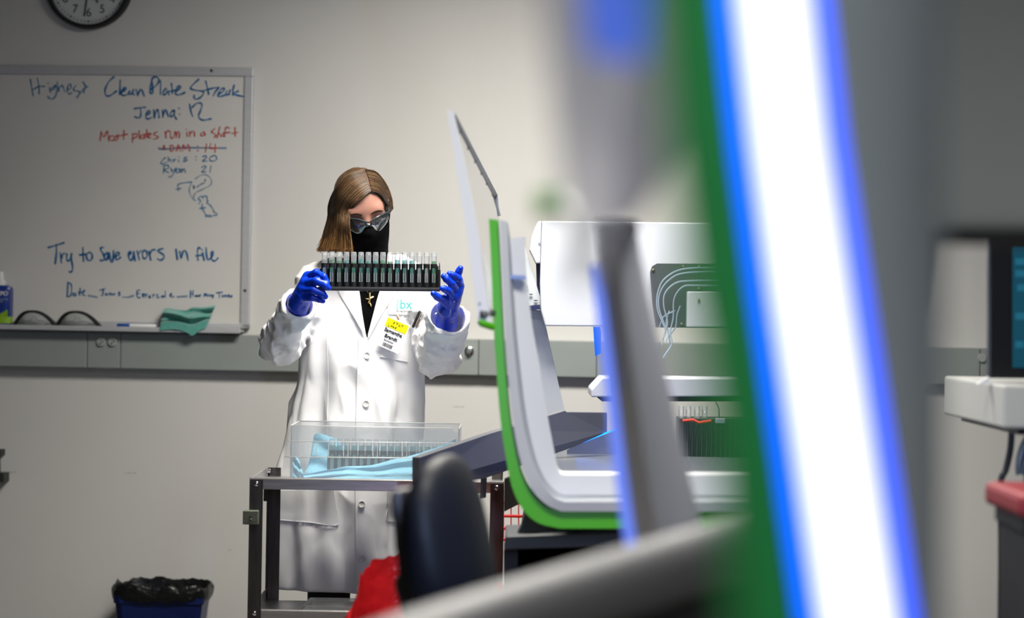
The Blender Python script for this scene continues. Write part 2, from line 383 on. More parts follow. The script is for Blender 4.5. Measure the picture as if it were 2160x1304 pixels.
strokes('''120,230 260,190 465,125;295,165 300,330 270,580;380,345 405,560;405,470 430,380 480,355;525,370 520,470 550,520 590,490 630,360;630,360 625,500 650,640 640,730 600,765 570,750;
870,230 885,530;800,390 945,375;1020,335 955,370 960,470 1020,515 1075,450 1065,360 1020,335;1320,230 1270,230 1260,280 1310,360 1340,450 1310,510 1250,505;1400,340 1350,390 1345,480 1385,490 1415,400 1420,340 1420,480;
1440,340 1480,530 1520,520 1540,300;1590,420 1650,390 1650,340 1600,340 1580,430 1610,500 1690,440;1860,390 1910,360 1900,310 1865,350 1870,450 1910,510 1950,460 1975,320;1975,320 2000,510''', cD, 4.4, 'handwriting', BLUE)
strokes('''20,340 55,540;100,320 150,520;130,380 190,310;270,300 225,350 230,460 275,495 330,430 310,330 270,300;370,330 410,530;390,430 430,310 510,290;695,265 600,290 570,325 650,370 715,430 690,500 620,530 565,500;
985,280 1015,515;1070,330 1100,490 1140,350 1190,310 1230,380 1260,530;1545,270 1510,240 1475,310 1485,530;1440,430 1560,415;1590,360 1625,530;1580,290 1583,295;1670,245 1680,400 1710,520 1770,490;1770,490 1830,400 1830,330 1790,370 1800,510 1850,545 1900,530 1940,480''', cE, 4.2, 'handwriting', BLUE)
strokes('''265,120 245,470;250,140 310,140 350,200 350,350 320,450 240,465;440,385 390,390 385,440 430,445 450,395 460,440;560,265 540,430;510,370 600,360;620,370 665,340 650,310 620,350 630,420 680,440;1025,310 1150,275;1110,290 1100,420 1070,440;
1180,390 1155,415 1185,420 1200,395 1205,425;1250,420 1255,390 1290,390 1290,425;1320,390 1340,420 1380,415 1385,390;1510,360 1470,375 1510,410 1480,445;1990,310 1930,320 1920,400 1930,480 1990,490;1925,400 1980,390;2050,400 2060,460;2060,430 2090,400''', cF, 3.3, 'handwriting', BLUE)
strokes('755,440 965,480;1580,475 1700,480 1840,440', cF, 3.8, 'blank_line', PALE)
strokes('''10,260 25,330;25,300 55,255;60,270 75,330;75,300 105,260;150,300 140,340 175,340 170,300 150,300;225,270 235,330;235,300 270,265;340,270 310,300 330,340 370,330;430,300 415,325 445,330 450,300 430,300;500,195 495,320 465,310;600,290 640,270 625,245 605,290 630,330 690,315;
1050,190 1045,340;1105,185 1100,310;1050,260 1105,250;1165,290 1145,310 1175,320 1185,295 1165,290;1195,290 1215,320 1235,290 1250,320 1265,270;1335,320 1350,250 1370,290 1395,250 1400,310;1440,310 1445,280 1480,280 1485,310;1510,280 1530,310 1550,275 1525,350;1610,235 1740,220;1670,230 1675,340;
1730,280 1735,320;1770,320 1775,285 1800,300 1825,285 1830,320;1860,305 1890,290 1870,280 1860,315 1900,320;1950,290 1925,300 1955,315 1930,330''', cG, 3.0, 'handwriting', BLUE)
strokes('760,325 970,310', cG, 3.8, 'blank_line', PALE)
strokes('''760,350 850,290 950,265 1040,310 1080,390 1060,470 960,530 850,580 770,620 735,680 735,740 770,780;690,430 650,520 650,620 700,720 760,775''', cH, 2.6, 'doodle', PALE)
strokes('''690,410 560,425 440,450 420,500 430,580;380,555 430,545 480,535;720,480 735,540 750,490 720,490;800,510 830,480 870,460 900,440 940,430;960,360 950,400;
830,840 870,780 820,740 870,690 920,720 930,680 990,700 990,760 1010,780 990,830 1040,850 1080,900 1110,940 1130,1000 1190,1030 1180,1060 1100,1070;900,840 900,930 960,1030;850,930 960,915;960,1040 970,1100 1000,1060 1030,1100 1050,1060 1080,1100''', cH, 3.0, 'doodle', TEAL)

# ---------------------------------------------------------------- clock
cc = wa(190, -30); CR = .157
clk = thing('wall_clock', 'round black rimmed wall clock with white face above the whiteboard', 'clock', WP(*cc))
R3 = frame((0, 0, 0), EX, (0, 0, 1)).to_3x3()
MB().lathe([(CR, 0), (CR, .03), (CR-.006, .038), (CR-.014, .038), (CR-.018, .024), (CR-.018, .012)], WP(*cc), R3, 64).build('rim', pm('black_plastic', (.012, .012, .013), rough=.3, bump=.02), clk, smooth=True)
fc = MB().lathe([(.001, .012), (CR-.018, .0125)], WP(*cc), R3, 64, cap=False).build('clock_face', pm('clock_white', (.72, .72, .70), rough=.4, var=.02), clk)
ink = pm('black_ink', (.012, .012, .012), rough=.5)
for h in range(1, 13):
    th = math.radians(90-30*h); text('numeral', str(h), .042, ink, fc, frame(WP(cc[0]+.098*math.cos(th), cc[1]+.098*math.sin(th), .0135), EX, (0, 0, 1)))
mb = MB()
for i in range(60):
    th = math.radians(6*i); r0, r1, wd = (.126, .131, .004) if i % 5 == 0 else (.126, .132, .0012)
    d = EX*math.cos(th)+Vector((0, 0, math.sin(th))); n = WN.cross(d); c = WP(*cc, .0135)
    mb.hexa([c+d*r0-n*wd, c+d*r1-n*wd, c+d*r1+n*wd, c+d*r0+n*wd]+[c+d*r0-n*wd+WN*.0005, c+d*r1-n*wd+WN*.0005, c+d*r1+n*wd+WN*.0005, c+d*r0+n*wd+WN*.0005])
mb.build('minute_marks', ink, fc)
def hand(deg, ln, wd, o, nm):
    th = math.radians(deg); d = EX*math.cos(th)+Vector((0, 0, math.sin(th))); n = WN.cross(d); c = WP(*cc, o)
    q = [c-d*.02-n*wd, c+d*ln-n*wd*.6, c+d*ln+n*wd*.6, c-d*.02+n*wd]
    MB().hexa(q+[p+WN*.0015 for p in q]).build(nm, ink, clk)
hand(-97.5, .112, .0032, .016, 'minute_hand'); hand(-62, .07, .0042, .0145, 'hour_hand')
MB().lathe([(CR-.019, .026), (.09, .030), (.001, .031)], WP(*cc), R3, 48, cap=False).build('glass', clear_mat('clock_glass', opacity=.01, rough=.05), clk, smooth=True)

# ---------------------------------------------------------------- cable raceway and sockets
rz1, rz0 = wa(1000, 715)[1], wa(1000, 791)[1]
rm = pm('raceway_grey', (.255, .285, .275), rough=.5, var=.03, bump=.01)
rc = thing('cable_raceway', 'long grey-green wall raceway running below the whiteboard', 'raceway', WP(0, rz0))
seams = [A0+.02]+[wa(x, 740)[0] for x in (190, 260, 1012, 1260, 1700, 2065)]+[A1-.02]
for i, (a, b) in enumerate(zip(seams, seams[1:])): wbox(MB(), a+.0012, b-.0012, rz0, rz1, .002, .045).build('cover_plate', rm, rc, bevel=.003)
wbox(MB(), A0+.02, A1-.02, rz0+.006, rz1-.006, 0, .041).build('channel', pm('raceway_dark', (.08, .09, .09), rough=.6), rc)
so = .047
skm = pm('socket_grey', (.33, .36, .345), rough=.4); hole = pm('socket_slot', (.01, .01, .01), rough=.8)
pw = thing('power_outlet', 'double power socket in the grey raceway under the whiteboard', 'power socket', W(226, 735, so))
for cx in (213.5, 237.5):
    a, z = wa(cx, 721.5, so)
    fce = MB().lathe([(.0155, -.003), (.0155, .004), (.0145, .0055), (.001, .0057)], WP(a, z, so), R3, 28, cap=False).build('socket_face', skm, pw, smooth=True)
    h = MB(); wbox(h, a-.001, a+.003, z+.004, z+.0065, so+.005, so+.0064); wbox(h, a+.005, a+.008, z-.003, z+.003, so+.005, so+.0064); wbox(h, a-.005, a+.001, z-.009, z-.004, so+.005, so+.0064)
    h.build('contact_slot', hole, fce)
a, z = wa(990, 740, so)
kn = thing('raceway_fitting', 'small round chrome fitting on the raceway behind the person', 'fitting', WP(a, z, so))
chrome = pm('chrome', (.75, .75, .77), rough=.15, metal=1)
MB().lathe([(.016, -.002), (.016, .006), (.012, .009)], WP(a, z, so), R3, 24).build('flange', chrome, kn, smooth=True)
MB().lathe([(.008, .009), (.009, .02), (.006, .026), (.001, .027)], WP(a, z, so), R3, 20).build('knob', chrome, kn, smooth=True)
a, z = wa(2072, 755, so)
px2 = thing('power_outlet', 'single power socket in the raceway beside the monitor', 'power socket', WP(a, z, so))
MB().lathe([(.0155, -.003), (.0155, .004), (.0145, .0055), (.001, .0057)], WP(a, z, so), R3, 28, cap=False).build('socket_face', skm, px2, smooth=True)

# ---------------------------------------------------------------- things on the marker tray
zt = zB-.003
def TW(x, y, o): a, z = wa(x, y, o); return a, z
# cleaner bottle, cut by the frame's left edge
a1 = wa(24, 650, .045)[0]; bz = zt+.001
bt = thing('spray_bottle', 'blue and lime whiteboard cleaner spray bottle at the tray end', 'spray bottle', WP(a1-.045, bz, .045))
nb = pm('bottle_blue', (.008, .03, .22), rough=.3); lime = pm('bottle_lime', (.24, .42, .02), rough=.35); wplast = pm('white_plastic', (.75, .75, .74), rough=.35, bump=.01)
def bsec(z, hw, o): return [WP(a1-.045+s*hw, bz+z, .045+t*o) for s, t in ((-1, -.7), (-.7, -1), (.7, -1), (1, -.7), (1, .7), (.7, 1), (-.7, 1), (-1, .7))]
def bprof(levels):
    m_ = MB(); r = [bsec(*l) for l in levels]; k = 8
    m_.add([p for q in r for p in q], [(i*k+j, i*k+(j+1) % k, (i+1)*k+(j+1) % k, (i+1)*k+j) for i in range(len(r)-1) for j in range(k)]+[tuple(range(k-1, -1, -1)), tuple(range((len(r)-1)*k, len(r)*k))]); return m_
bprof([(0, .041, .024), (.006, .045, .028), (.125, .045, .028), (.135, .043, .026), (.142, .03, .02)]).build('bottle_body', nb, bt, smooth=True)
bprof([(.007, .0456, .0286), (.03, .0456, .0286), (.031, .0456, .0286)]).build('label_band', lime, bt, smooth=True)
cv = MB(); aa = a1-.045
for i in range(8):
    u0, u1 = i/8, (i+1)/8; h0, h1 = .03+.028*u0*u0, .03+.028*u1*u1
    wbox(cv, aa-.03+.07*u0, aa-.03+.07*u1, bz+.03, bz+(h0+h1)/2, .0732, .0738)
cv.build('label_wave', lime, bt)
bprof([(.142, .021, .016), (.16, .021, .016)]).build('collar', wplast, bt, smooth=True)
bprof([(.16, .014, .012), (.185, .014, .012), (.19, .012, .01)]).build('spray_nozzle', wplast, bt, smooth=True)
text('lettering', 'EXPO', .0205, wplast, bt, frame(WP(aa+.0125, bz+.112, .0737), EX, (0, 0, 1)), shear=.2, bold=.0006)
text('small_print', 'WHITE BOARD\nCARE', .0085, pm('label_grey', (.35, .4, .5), rough=.5), bt, frame(WP(aa+.012, bz+.088, .0737), EX, (0, 0, 1)))
# two pairs of safety glasses resting on the tray
dark = pm('dark_rubber', (.012, .012, .013), rough=.45)
gl_clear = clear_mat('goggle_clear', (.70, .73, .73), .16, .45, .0)
for (x0, x1, yt), lab in (((27, 116, 656), 'clear safety glasses with black frame beside the spray bottle on the tray'), ((117, 208, 657), 'clear safety glasses with black frame nearer the marker on the tray')):
    cx = (x0+x1)/2; g = thing('safety_glasses', lab, 'safety glasses', W(cx, 691, .055), 'safety glasses on the marker tray')
    def arc(u, o=.05, dy=0): 
        x = x0+(x1-x0)*u; y = yt+dy+(691-yt)*abs(2*u-1)**2.3*.95
        return W(x, y, o+.03*(1-(2*u-1)**2)*0)
    pts = []
    for i in range(17):
        u = i/16; a, z = wa(x0+(x1-x0)*u, yt+1+(689-yt)*abs(2*u-1)**2.4, .05); pts.append(WP(a, z, .03+.045*(1-(2*u-1)**2)))
    MB().tube(pts, [.0042+.004*abs(2*i/16-1) for i in range(17)], 8).build('frame', dark, g, smooth=True)
    def lens(u, v):
        b = pts[min(15, int(u*16))].lerp(pts[min(16, int(u*16)+1)], u*16-int(u*16)) if u < 1 else pts[16]
        return Vector((b.x, b.y, lerp(b.z, zt+.002, v)))
    MB().grid(lens, 16, 6, WN*-.0015).build('lens', gl_clear, g, smooth=True)
    nb_ = MB(); 
    for s in (-1, 1):
        q = [W(cx+s*2, yt+12, .06), W(cx+s*8, yt+20, .055), W(cx+s*22, yt+22, .05), W(cx+s*34, yt+30, .045)]; nb_.tube(crom(q, 4), .0012, 6)
    nb_.build('nose_seam', pm('grey_seam', (.12, .13, .13), rough=.5), g, smooth=True)
    for s in (-1, 1):
        q = [W(cx+s*42, 684, .03), W(cx+s*26, 684, .02), W(cx+s*12, 689, .018), W(cx+s*3, 680, .017)]; MB().tube(crom(q, 5), .0036, 6).build('temple', dark, g, smooth=True)
# marker
mk = thing('marker_pen', 'white dry-erase marker with blue cap lying on the tray', 'marker', W(290, 690, .06))
p0, p1, p2 = W(247, 691.5, .06), W(274, 692, .06), W(329, 693.5, .06); zo = zt+.0075
for p in (p0, p1, p2): p.z = zo
MB().tube([p0, p0.lerp(p1, .06), p0.lerp(p1, .98), p1], [.005, .0072, .0072, .0066], 14).build('cap', pm('cap_blue', (.01, .07, .30), rough=.35), mk, smooth=True)
MB().tube([p1, p1.lerp(p2, .96), p2], [.0065, .0065, .004], 14).build('barrel', wplast, mk, smooth=True)
# teal cloth
def cloth_pt(u, v):
    top = crom([(343, 655, 0), (352, 650, 0), (374, 653, 0), (392, 655, 0), (405, 649, 0), (430, 648, 0), (455, 644, 0)], 8)
    bot = crom([(337, 697, 0), (350, 696, 0), (375, 695, 0), (396, 703, 0), (406, 708, 0), (422, 697, 0), (433, 693, 0)], 8)
    i = u*(len(top)-1); j = min(int(i), len(top)-2); t = top[j].lerp(top[j+1], i-j); b = bot[j].lerp(bot[j+1], i-j)
    q = t.lerp(b, v); fold = math.sin((v*2.2-u*.9)*math.pi*2)*.5+.5; fold2 = math.sin((v*1.3+u*2.1+.3)*math.pi*2)*.5+.5
    o = .026+.05*v+.042*fold*math.sin(math.pi*min(1, v*1.5+.12))+.018*fold2
    if v > .62: o = max(o, .091)
    return W(q.x, q.y, o)
tag(MB().grid(cloth_pt, 44, 30, WN*-.002).build('cleaning_cloth', pm('teal_microfibre', (.10, .37, .31), rough=.95, bump=.5, bscale=350, sheen=.4, var=.1, vscale=80), smooth=True), 'crumpled teal cleaning cloth hanging over the whiteboard tray', 'cloth')
# scuffs on the lower wall
sc_ = MB()
for x, y, l in ((262, 998, 26), (15, 996, 20), (955, 858, 24), (480, 1160, 8)):
    n_ = 6
    for i in range(n_): 
        x2 = x+l*i/n_; wbox(sc_, wa(x2, y)[0], wa(x2+l/n_*.8, y)[0], wa(x2, y+1.2+.4*(i % 2))[1], wa(x2, y-.6*(i % 3))[1], .0002, .0006)
o = sc_.build('trim_1', pm('scuff', (.40, .385, .37), rough=.8)); o['kind'] = 'structure'; o['label'] = 'faint grey scuff marks on the lower back wall'
br = thing('wall_bracket', 'dark metal bracket at the extreme left edge of the wall', 'bracket', W(-4, 1018, .05))
MB().tube([W(-3, 948, .05), W(-2, 1012, .05)], .006, 8).build('rod', dark, br, smooth=True)
a, z = wa(8, 1018, .07); wbox(MB(), a-.05, a, z, z+.033, .0, .07).build('block', pm('dark_block', (.02, .025, .02), rough=.5), br, bevel=.002)
a, z = wa(1, 962, .06); wbox(MB(), a-.03, a, z, z+.022, .0, .06).build('clamp', dark, br, bevel=.002)

# ---------------------------------------------------------------- the person
def xyz(t): return P(*t)
person = thing('person', 'person in white lab coat, black face covering and blue gloves holding up a rack', 'person', (P(765, 1000, 7.42).x, 7.42, 0))
skin = pm('skin', (.29, .142, .105), rough=.5, var=.06, vscale=40, sub=.12, bump=.03, bscale=300)
brow_m = pm('eyebrow', (.045, .022, .012), rough=1., spec=.1); eye_m = pm('eye_dark', (.05, .04, .04), rough=.25)
blackcloth = pm('black_fabric', (.0025, .0025, .003), rough=1., bump=.2, bscale=500, spec=.05)
coat_m = pm('coat_white', (.84, .84, .85), rough=.62, bump=.05, bscale=45, stretch=(1, 1, .35), spec=.35)
coat_lining = coat_m
nitrile = pm('nitrile_blue', (.0, .035, .52), rough=.36, bump=.08, bscale=140, spec=.5)

# head pose
HC = P(762, 446, 7.32)
HR = (Matrix.Rotation(math.radians(13), 3, 'Z') @ Matrix.Rotation(math.radians(-9), 3, 'Y') @ Matrix.Rotation(math.radians(21), 3, 'X'))
def hd(x, y, z): return HC+HR @ Vector((x, y, z))
def head_sdf(G):
    g = local(G, HC, HR)
    d = s_ell(g, (0, .012, .022), (.076, .095, .098))
    d = smin(d, s_ell(g, (0, -.022, -.045), (.064, .066, .072)), .03)
    d = smin(d, s_cap(g, (0, -.05, -.09), (0, -.052, -.10), .022, .02), .03)            # chin
    d = smin(d, s_cap(g, (-.036, -.062, .022), (.036, -.062, .022), .018, .018), .02)     # brow ridge
    for s in (-1, 1):
        d = smin(d, s_cap(g, (s*.045, -.052, -.028), (s*.03, -.066, -.035), .02, .018), .02)  # cheekbones
        d = smax(d, -s_ell(g, (s*.032, -.094, -.002), (.017, .014, .011)), .01)            # eye sockets
        d = smin(d, s_ell(g, (s*.032, -.070, -.002), (.0135, .0135, .0125)), .003)          # lidded eyes
        d = smin(d, s_ell(g, (s*.077, .012, -.012), (.008, .018, .03)), .006)             # ears
        d = smax(d, -s_ell(g, (s*.084, .008, -.010), (.005, .009, .016)), .004)
    d = smin(d, s_cap(g, (0, -.082, .004), (0, -.106, -.034), .007, .011), .012)          # nose
    d = smin(d, s_cap(g, (-.013, -.092, -.036), (.013, -.092, -.036), .008, .008), .008)
    d = smin(d, s_cap(g, (-.018, -.079, -.066), (.018, -.079, -.066), .006, .006), .008)  # lips
    d = smin(d, s_cap(g, (-.014, -.077, -.076), (.014, -.077, -.076), .006, .006), .008)
    return smax(d, -s_cap(g, (-.018, -.088, -.071), (.018, -.088, -.071), .0025, .0025), .004)
NB = P(768, 575, 7.43); NT = hd(0, .035, -.07)
SHR = P(668, 600, 7.41); ELR = P(592, 726, 7.29); WRR = P(631, 643, 7.09)
SHL = P(880, 600, 7.41); ELL = P(925, 748, 7.30); WRL = P(945, 668, 7.11)
HIP = Vector((NB.x-.01, 7.43, .90))
def body_sdf(G):
    d = head_sdf(G)
    d = smin(d, s_cap(G, NB, NT, .056, .054), .03)
    chest = Vector((NB.x, 7.43, 1.24)); belly = Vector((NB.x-.005, 7.425, 1.02))
    d = smin(d, s_cap(G, SHR, SHL, .048, .048), .05)
    for s in (-1, 1):
        d = smin(d, s_cap(G, chest+Vector((s*.055, 0, 0)), belly+Vector((s*.045, 0, 0)), .095, .085), .05)
        d = smin(d, s_cap(G, belly+Vector((s*.045, 0, 0)), HIP+Vector((s*.06, 0, 0)), .085, .10), .05)
        hp = HIP+Vector((s*.075, 0, -.03)); kn = Vector((hp.x+s*.005, 7.42, .48)); an = Vector((hp.x+s*.01, 7.45, .085))
        d = smin(d, s_cap(G, hp, kn, .085, .055), .04); d = smin(d, s_cap(G, kn, an, .053, .036), .03)
        d = smin(d, s_cap(G, an, an+Vector((s*.01, -.13, -.045)), .036, .026), .03)
    for a, b, c in ((SHR, ELR, WRR), (SHL, ELL, WRL)):
        d = smin(d, s_cap(G, a, b, .046, .036), .03); d = smin(d, s_cap(G, b, c, .036, .025), .02)
    return d
def face_pt(x, z, off=0.):
    """point on the face in front of head-local x, z"""
    ys = np.linspace(-.15, 0, 301).astype('f4'); q = np.array([hd(x, float(y), z) for y in ys], 'f4')
    k = int(np.argmax(head_sdf((q[:, 0], q[:, 1], q[:, 2])) < 0)); return hd(x, float(ys[k])-off, z)
solid('body', skin, person, body_sdf, (-.80, 6.98, .01), (-.10, 7.62, 1.76), .0052, 2)

for s in (-1, 1):
    MB().tube(crom([face_pt(s*x, z, .0006) for x, z in ((.014, .0205), (.024, .0245), (.038, .0255), (.052, .019))], 5), [.0022]*5+[.003]*5+[.0026]*4+[.0014, .001], 6, flat=.6).build('eyebrow', brow_m, person, smooth=True)
    MB().tube(crom([face_pt(s*x, z, .0005) for x, z in ((.020, -.004), (.028, -.0075), (.036, -.0075), (.045, -.003))], 5), .0011, 6).build('eyelashes', eye_m, person, smooth=True)
# lab coat: torso sections measured from the picture, in metres
TY = 7.43
LV = [(530, 742, 800), (548, 716, 838), (562, 680, 868), (578, 656, 888), (600, 645, 896), (660, 645, 893), (720, 641, 888), (800, 631, 886), (900, 610, 886), (960, 600, 886), (1010, 592, 885), (1100, 588, 874), (1180, 587, 871), (1260, 587, 869)]
TB = [.055, .06, .068, .085, .105, .132, .138, .135, .14, .148, .152, .16, .165, .17]
TZ, TL, TR_ = [], [], []
for (y, l, r) in LV:
    pl, pr = P(l, y, TY), P(r, y, TY); TZ.append((pl.z+pr.z)/2); TL.append(pl.x); TR_.append(pr.x)
zi = np.array(TZ[::-1], 'f4'); li = np.array(TL[::-1], 'f4'); ri = np.array(TR_[::-1], 'f4'); bi = np.array(TB[::-1], 'f4')
def tsec(z): return (np.interp(z, zi, (li+ri)/2).astype('f4'), np.interp(z, zi, (ri-li)/2).astype('f4'), np.interp(z, zi, bi).astype('f4'))
def folds(th, z):
    """hanging drapery folds, stronger towards the hem"""
    k = np.clip((1.30-z)/.55, 0, 1)
    return (.010*np.sin(th*5+2.1*z+.6)+.008*np.sin(th*9-3.2*z+1.9)+.005*np.sin(th*15+5*z))*k
def front_y(x, z, off=0.):
    xc, a, b = tsec(np.float32(z)); u = float(np.clip((x-xc)/a, -.96, .96)); r = (1-abs(u)**2.3)**(1/2.3)
    th = math.atan2(-r, u); return TY-float(b)*r-float(folds(np.float32(th), np.float32(z)))-off
def px_on_front(x, y, off=0.):
    d = 7.30
    for _ in range(4): p = P(x, y, d); d = front_y(p.x, p.z, off)
    return P(x, y, d)
HEMZ = P(740, 1249, 7.3).z
VL = [(545, 738, 842), (575, 744, 822), (600, 752, 808), (617, 757, 800), (660, 763, 788), (700, 770, 777), (716, 773, 774)]
VZ = np.array([P(770, v[0], 7.29).z for v in VL][::-1], 'f4'); VC = np.array([(P(v[1], v[0], 7.29).x+P(v[2], v[0], 7.29).x)/2 for v in VL][::-1], 'f4')
VH = np.array([(P(v[2], v[0], 7.29).x-P(v[1], v[0], 7.29).x)/2 for v in VL][::-1], 'f4')
def torso_sdf(G, inset=0., fold=True):
    X, Y, Z = G; xc, a, b = tsec(Z); u = (X-xc)/a; v = (Y-np.float32(TY))/b
    r = (np.abs(u)**2.3+np.abs(v)**2.3)**np.float32(1/2.3)
    d = (r-1)*np.minimum(a, b)*.9
    if fold: d = d-folds(np.arctan2(v, u), Z)
    return d+np.float32(inset)
def sleeve(G, sh, el, wr, r0, r1, r2, seed):
    X, Y, Z = G
    d = s_cap(G, sh, el, r0, r1); e = s_cap(G, el, wr, r1, r2)
    ax = (wr-el).normalized(); cut = (X-wr.x)*ax.x+(Y-wr.y)*ax.y+(Z-wr.z)*ax.z
    d = smin(d, e, .03)
    n = noise(X*15+seed, Y*15+Z*6, Z*17+seed); n2 = noise(X*34+Z*22+seed, Y*30, Z*34-X*26); n3 = noise(X*60-Z*30, Y*50+seed, Z*60)
    d = d-(1-np.abs(n)*2.6)*.009-(1-np.abs(n2)*2.4)*.0045-np.abs(n3)*.003+.004
    near = np.sqrt((X-wr.x)**2+(Y-wr.y)**2+(Z-wr.z)**2) < .14
    d = np.where(near, smax(d, cut-.004, .006), d)
    bore = s_cap(G, wr+ax*.05, wr-ax*.055, r2-.006, r2-.012)
    return smax(d, -bore, .004)
def coat_sdf(G):
    X, Y, Z = G
    d = torso_sdf(G)
    d = smin(d, s_cap(G, P(700, 572, 7.43), SHR, .045, .058), .035); d = smin(d, s_cap(G, P(845, 566, 7.43), SHL, .045, .055), .035)
    n = noise(X*16, Y*16, Z*7); d = d-n*.004-np.abs(noise(X*30+7, Y*30, Z*10))*.004*np.clip((1.3-Z)*3, 0, 1)
    d = smin(d, sleeve(G, SHR, ELR, WRR, .058, .056, .050, 3.3), .018)
    d = smin(d, sleeve(G, SHL, ELL, WRL, .056, .060, .060, 9.1), .016)
    d = d-(1-np.abs(noise(X*11+Z*3, Y*11, Z*5+4))*2.4)*.005*np.clip((1.36-Z)*4, 0, 1)
    xc = np.interp(Z, VZ, VC).astype('f4'); hw = np.interp(Z, VZ, VH, left=-.05).astype('f4')
    vee = np.maximum((np.abs(X-xc)-hw)*.93, Y-(TY-.02)); d = smax(d, -vee, .004)
    d = smax(d, -s_cap(G, NB+Vector((0, 0, -.02)), NB+Vector((-.005, -.01, .16)), .064, .075), .006)
    return smax(d, HEMZ-Z, .005)
coat = solid('lab_coat', coat_m, person, coat_sdf, (-.82, 6.98, HEMZ-.02), (-.08, 7.66, 1.47), .0048, 1)
from mathutils.bvhtree import BVHTree
_cm = coat.data; COAT = BVHTree.FromPolygons([coat.location+root_loc(coat)+v.co for v in _cm.vertices], [tuple(p.vertices) for p in _cm.polygons])
def on_coat(x, y, off=0.):
    d = (P(x, y, 1)-CAM).normalized(); h = COAT.ray_cast(CAM, d)[0]
    return px_on_front(x, y, off) if h is None else h-d*off
# shirt in the neckline
def shirt_sdf(G):
    X, Y, Z = G; d = torso_sdf(G, .012, False); d = smax(d, 1.13-Z, .01); d = smin(d, s_cap(G, NB+Vector((0, 0, -.06)), NB+Vector((0, -.01, .03)), .068, .062), .02)
    return smax(d, Z-1.44, .01)
solid('shirt', blackcloth, person, shirt_sdf, (-.70, 7.25, 1.10), (-.18, 7.60, 1.46), .007, 2)
# trousers and shoes (behind the cart)
def legs_sdf(G):
    d = None
    for s in (-1, 1):
        hp = HIP+Vector((s*.075, 0, -.03)); kn = Vector((hp.x+s*.005, 7.42, .48)); an = Vector((hp.x+s*.01, 7.45, .10))
        e = smin(s_cap(G, hp, kn, .092, .068), s_cap(G, kn, an, .068, .06), .03); d = e if d is None else smin(d, e, .02)
    return smax(d, .06-G[2], .004)
solid('trousers', pm('trouser_black', (.01, .01, .012), rough=.85, bump=.1, bscale=200), person, legs_sdf, (-.66, 7.26, .04), (-.24, 7.58, .98), .009, 2)
for s in (-1, 1):
    ax_ = HIP.x+s*.085
    solid('shoe', pm('shoe_black', (.015, .015, .016), rough=.5), person, lambda G, ax_=ax_: smax(smin(s_cap(G, (ax_, 7.46, .06), (ax_, 7.34, .035), .05, .042), s_cap(G, (ax_, 7.46, .09), (ax_, 7.46, .10), .05, .048), .03), .004-G[2], .004), (ax_-.07, 7.27, -.01), (ax_+.07, 7.55, .16), .006, 2)

# coat details that lie on the front
def patch(A, B, n, off, thick=.0022, snug=False):
    """cloth panel between two picture-space polylines, lying on the coat front"""
    a = crom([(x, y, 0) for x, y in A], 8); b = crom([(x, y, 0) for x, y in B], 8)
    def at(q, t): i = min(int(t*(len(q)-1)), len(q)-2); return q[i].lerp(q[i+1], t*(len(q)-1)-i)
    def fn(u, v):
        q = at(a, v).lerp(at(b, v), u); o = off(u, v) if callable(off) else off
        return (on_coat if snug else px_on_front)(q.x, q.y, o)
    return MB().grid(fn, n, 28, Vector((0, thick, 0)))
patch([(740, 548), (752, 600), (757, 617), (764, 662), (771, 704)], [(716, 560), (712, 590), (716, 618), (742, 662), (769, 708)], 8, lambda u, v: .007+.008*math.sin(math.pi*u)*(1-v)).build('lapel', coat_m, person, smooth=True)
patch([(840, 546), (812, 596), (800, 617), (788, 660), (776, 706)], [(858, 560), (848, 590), (836, 616), (806, 662), (778, 712)], 8, lambda u, v: .007+.008*math.sin(math.pi*u)*(1-v)).build('lapel', coat_m, person, smooth=True)
NC = P(780, 560, 7.42)
def collar_sdf(G):
    X, Y, Z = G; x = X-np.float32(NC.x); y = Y-np.float32(NC.y)+.01; z = Z-np.float32(NC.z); rr = np.sqrt(x*x+y*y*1.1)
    r0 = .074+np.where(z > .045, (z-.045)*.2, (.045-z)*.35); d = np.abs(rr-r0)-.0032
    d = smax(d, np.abs(z-.024)-(.038-.10*np.clip(-y-.03, 0, .1)), .004); n = noise(X*30, Y*30, Z*30)
    d = smax(d, (z-.052)+(np.abs(x)-.045)*1.1, .003)
    return smax(d-n*.0015, np.minimum(-.5*(y+.045), .056-np.abs(x)) if False else -smax(y+.030, np.abs(x)-.055, .004), .004)
solid('collar', coat_m, person, collar_sdf, (NC.x-.12, NC.y-.13, NC.z-.03), (NC.x+.12, NC.y+.12, NC.z+.08), .003, 2)
seam_m = pm('coat_seam', (.78, .78, .79), rough=.7)
patch([(757, 712), (753, 800), (751, 900), (750, 1000), (750, 1100), (752, 1246)], [(789, 712), (789, 800), (789, 900), (790, 1000), (791, 1100), (793, 1246)], 6, lambda u, v: .0045*(1-u)+.0004*u, snug=True).build('placket', coat_m, coat, smooth=True)
def seam(pts, name='seam', par=None, r=.0009, off=.006):
    q = crom([(x, y, 0) for x, y in pts], 8); MB().tube([on_coat(p.x, p.y, off) for p in q], r, 5).build(name, seam_m, par or coat, smooth=True)
seam([(688, 640), (690, 720), (692, 800), (690, 900), (688, 990)], r=.0008, off=.0005)
btn = pm('button_pearl', (.70, .69, .66), rough=.25)
for (x, y) in ((774, 750), (772, 852), (771, 945), (763, 1064), (764, 1180)):
    p = on_coat(x, y, .0055); Rb = Matrix.Rotation(math.radians(90), 3, 'X')
    b = MB().lathe([(.0098, -.002), (.0105, .0), (.0098, .0022), (.0075, .0018), (.006, .0008), (.0012, .0008)], p, Rb, 20).build('button', btn, coat, smooth=True)
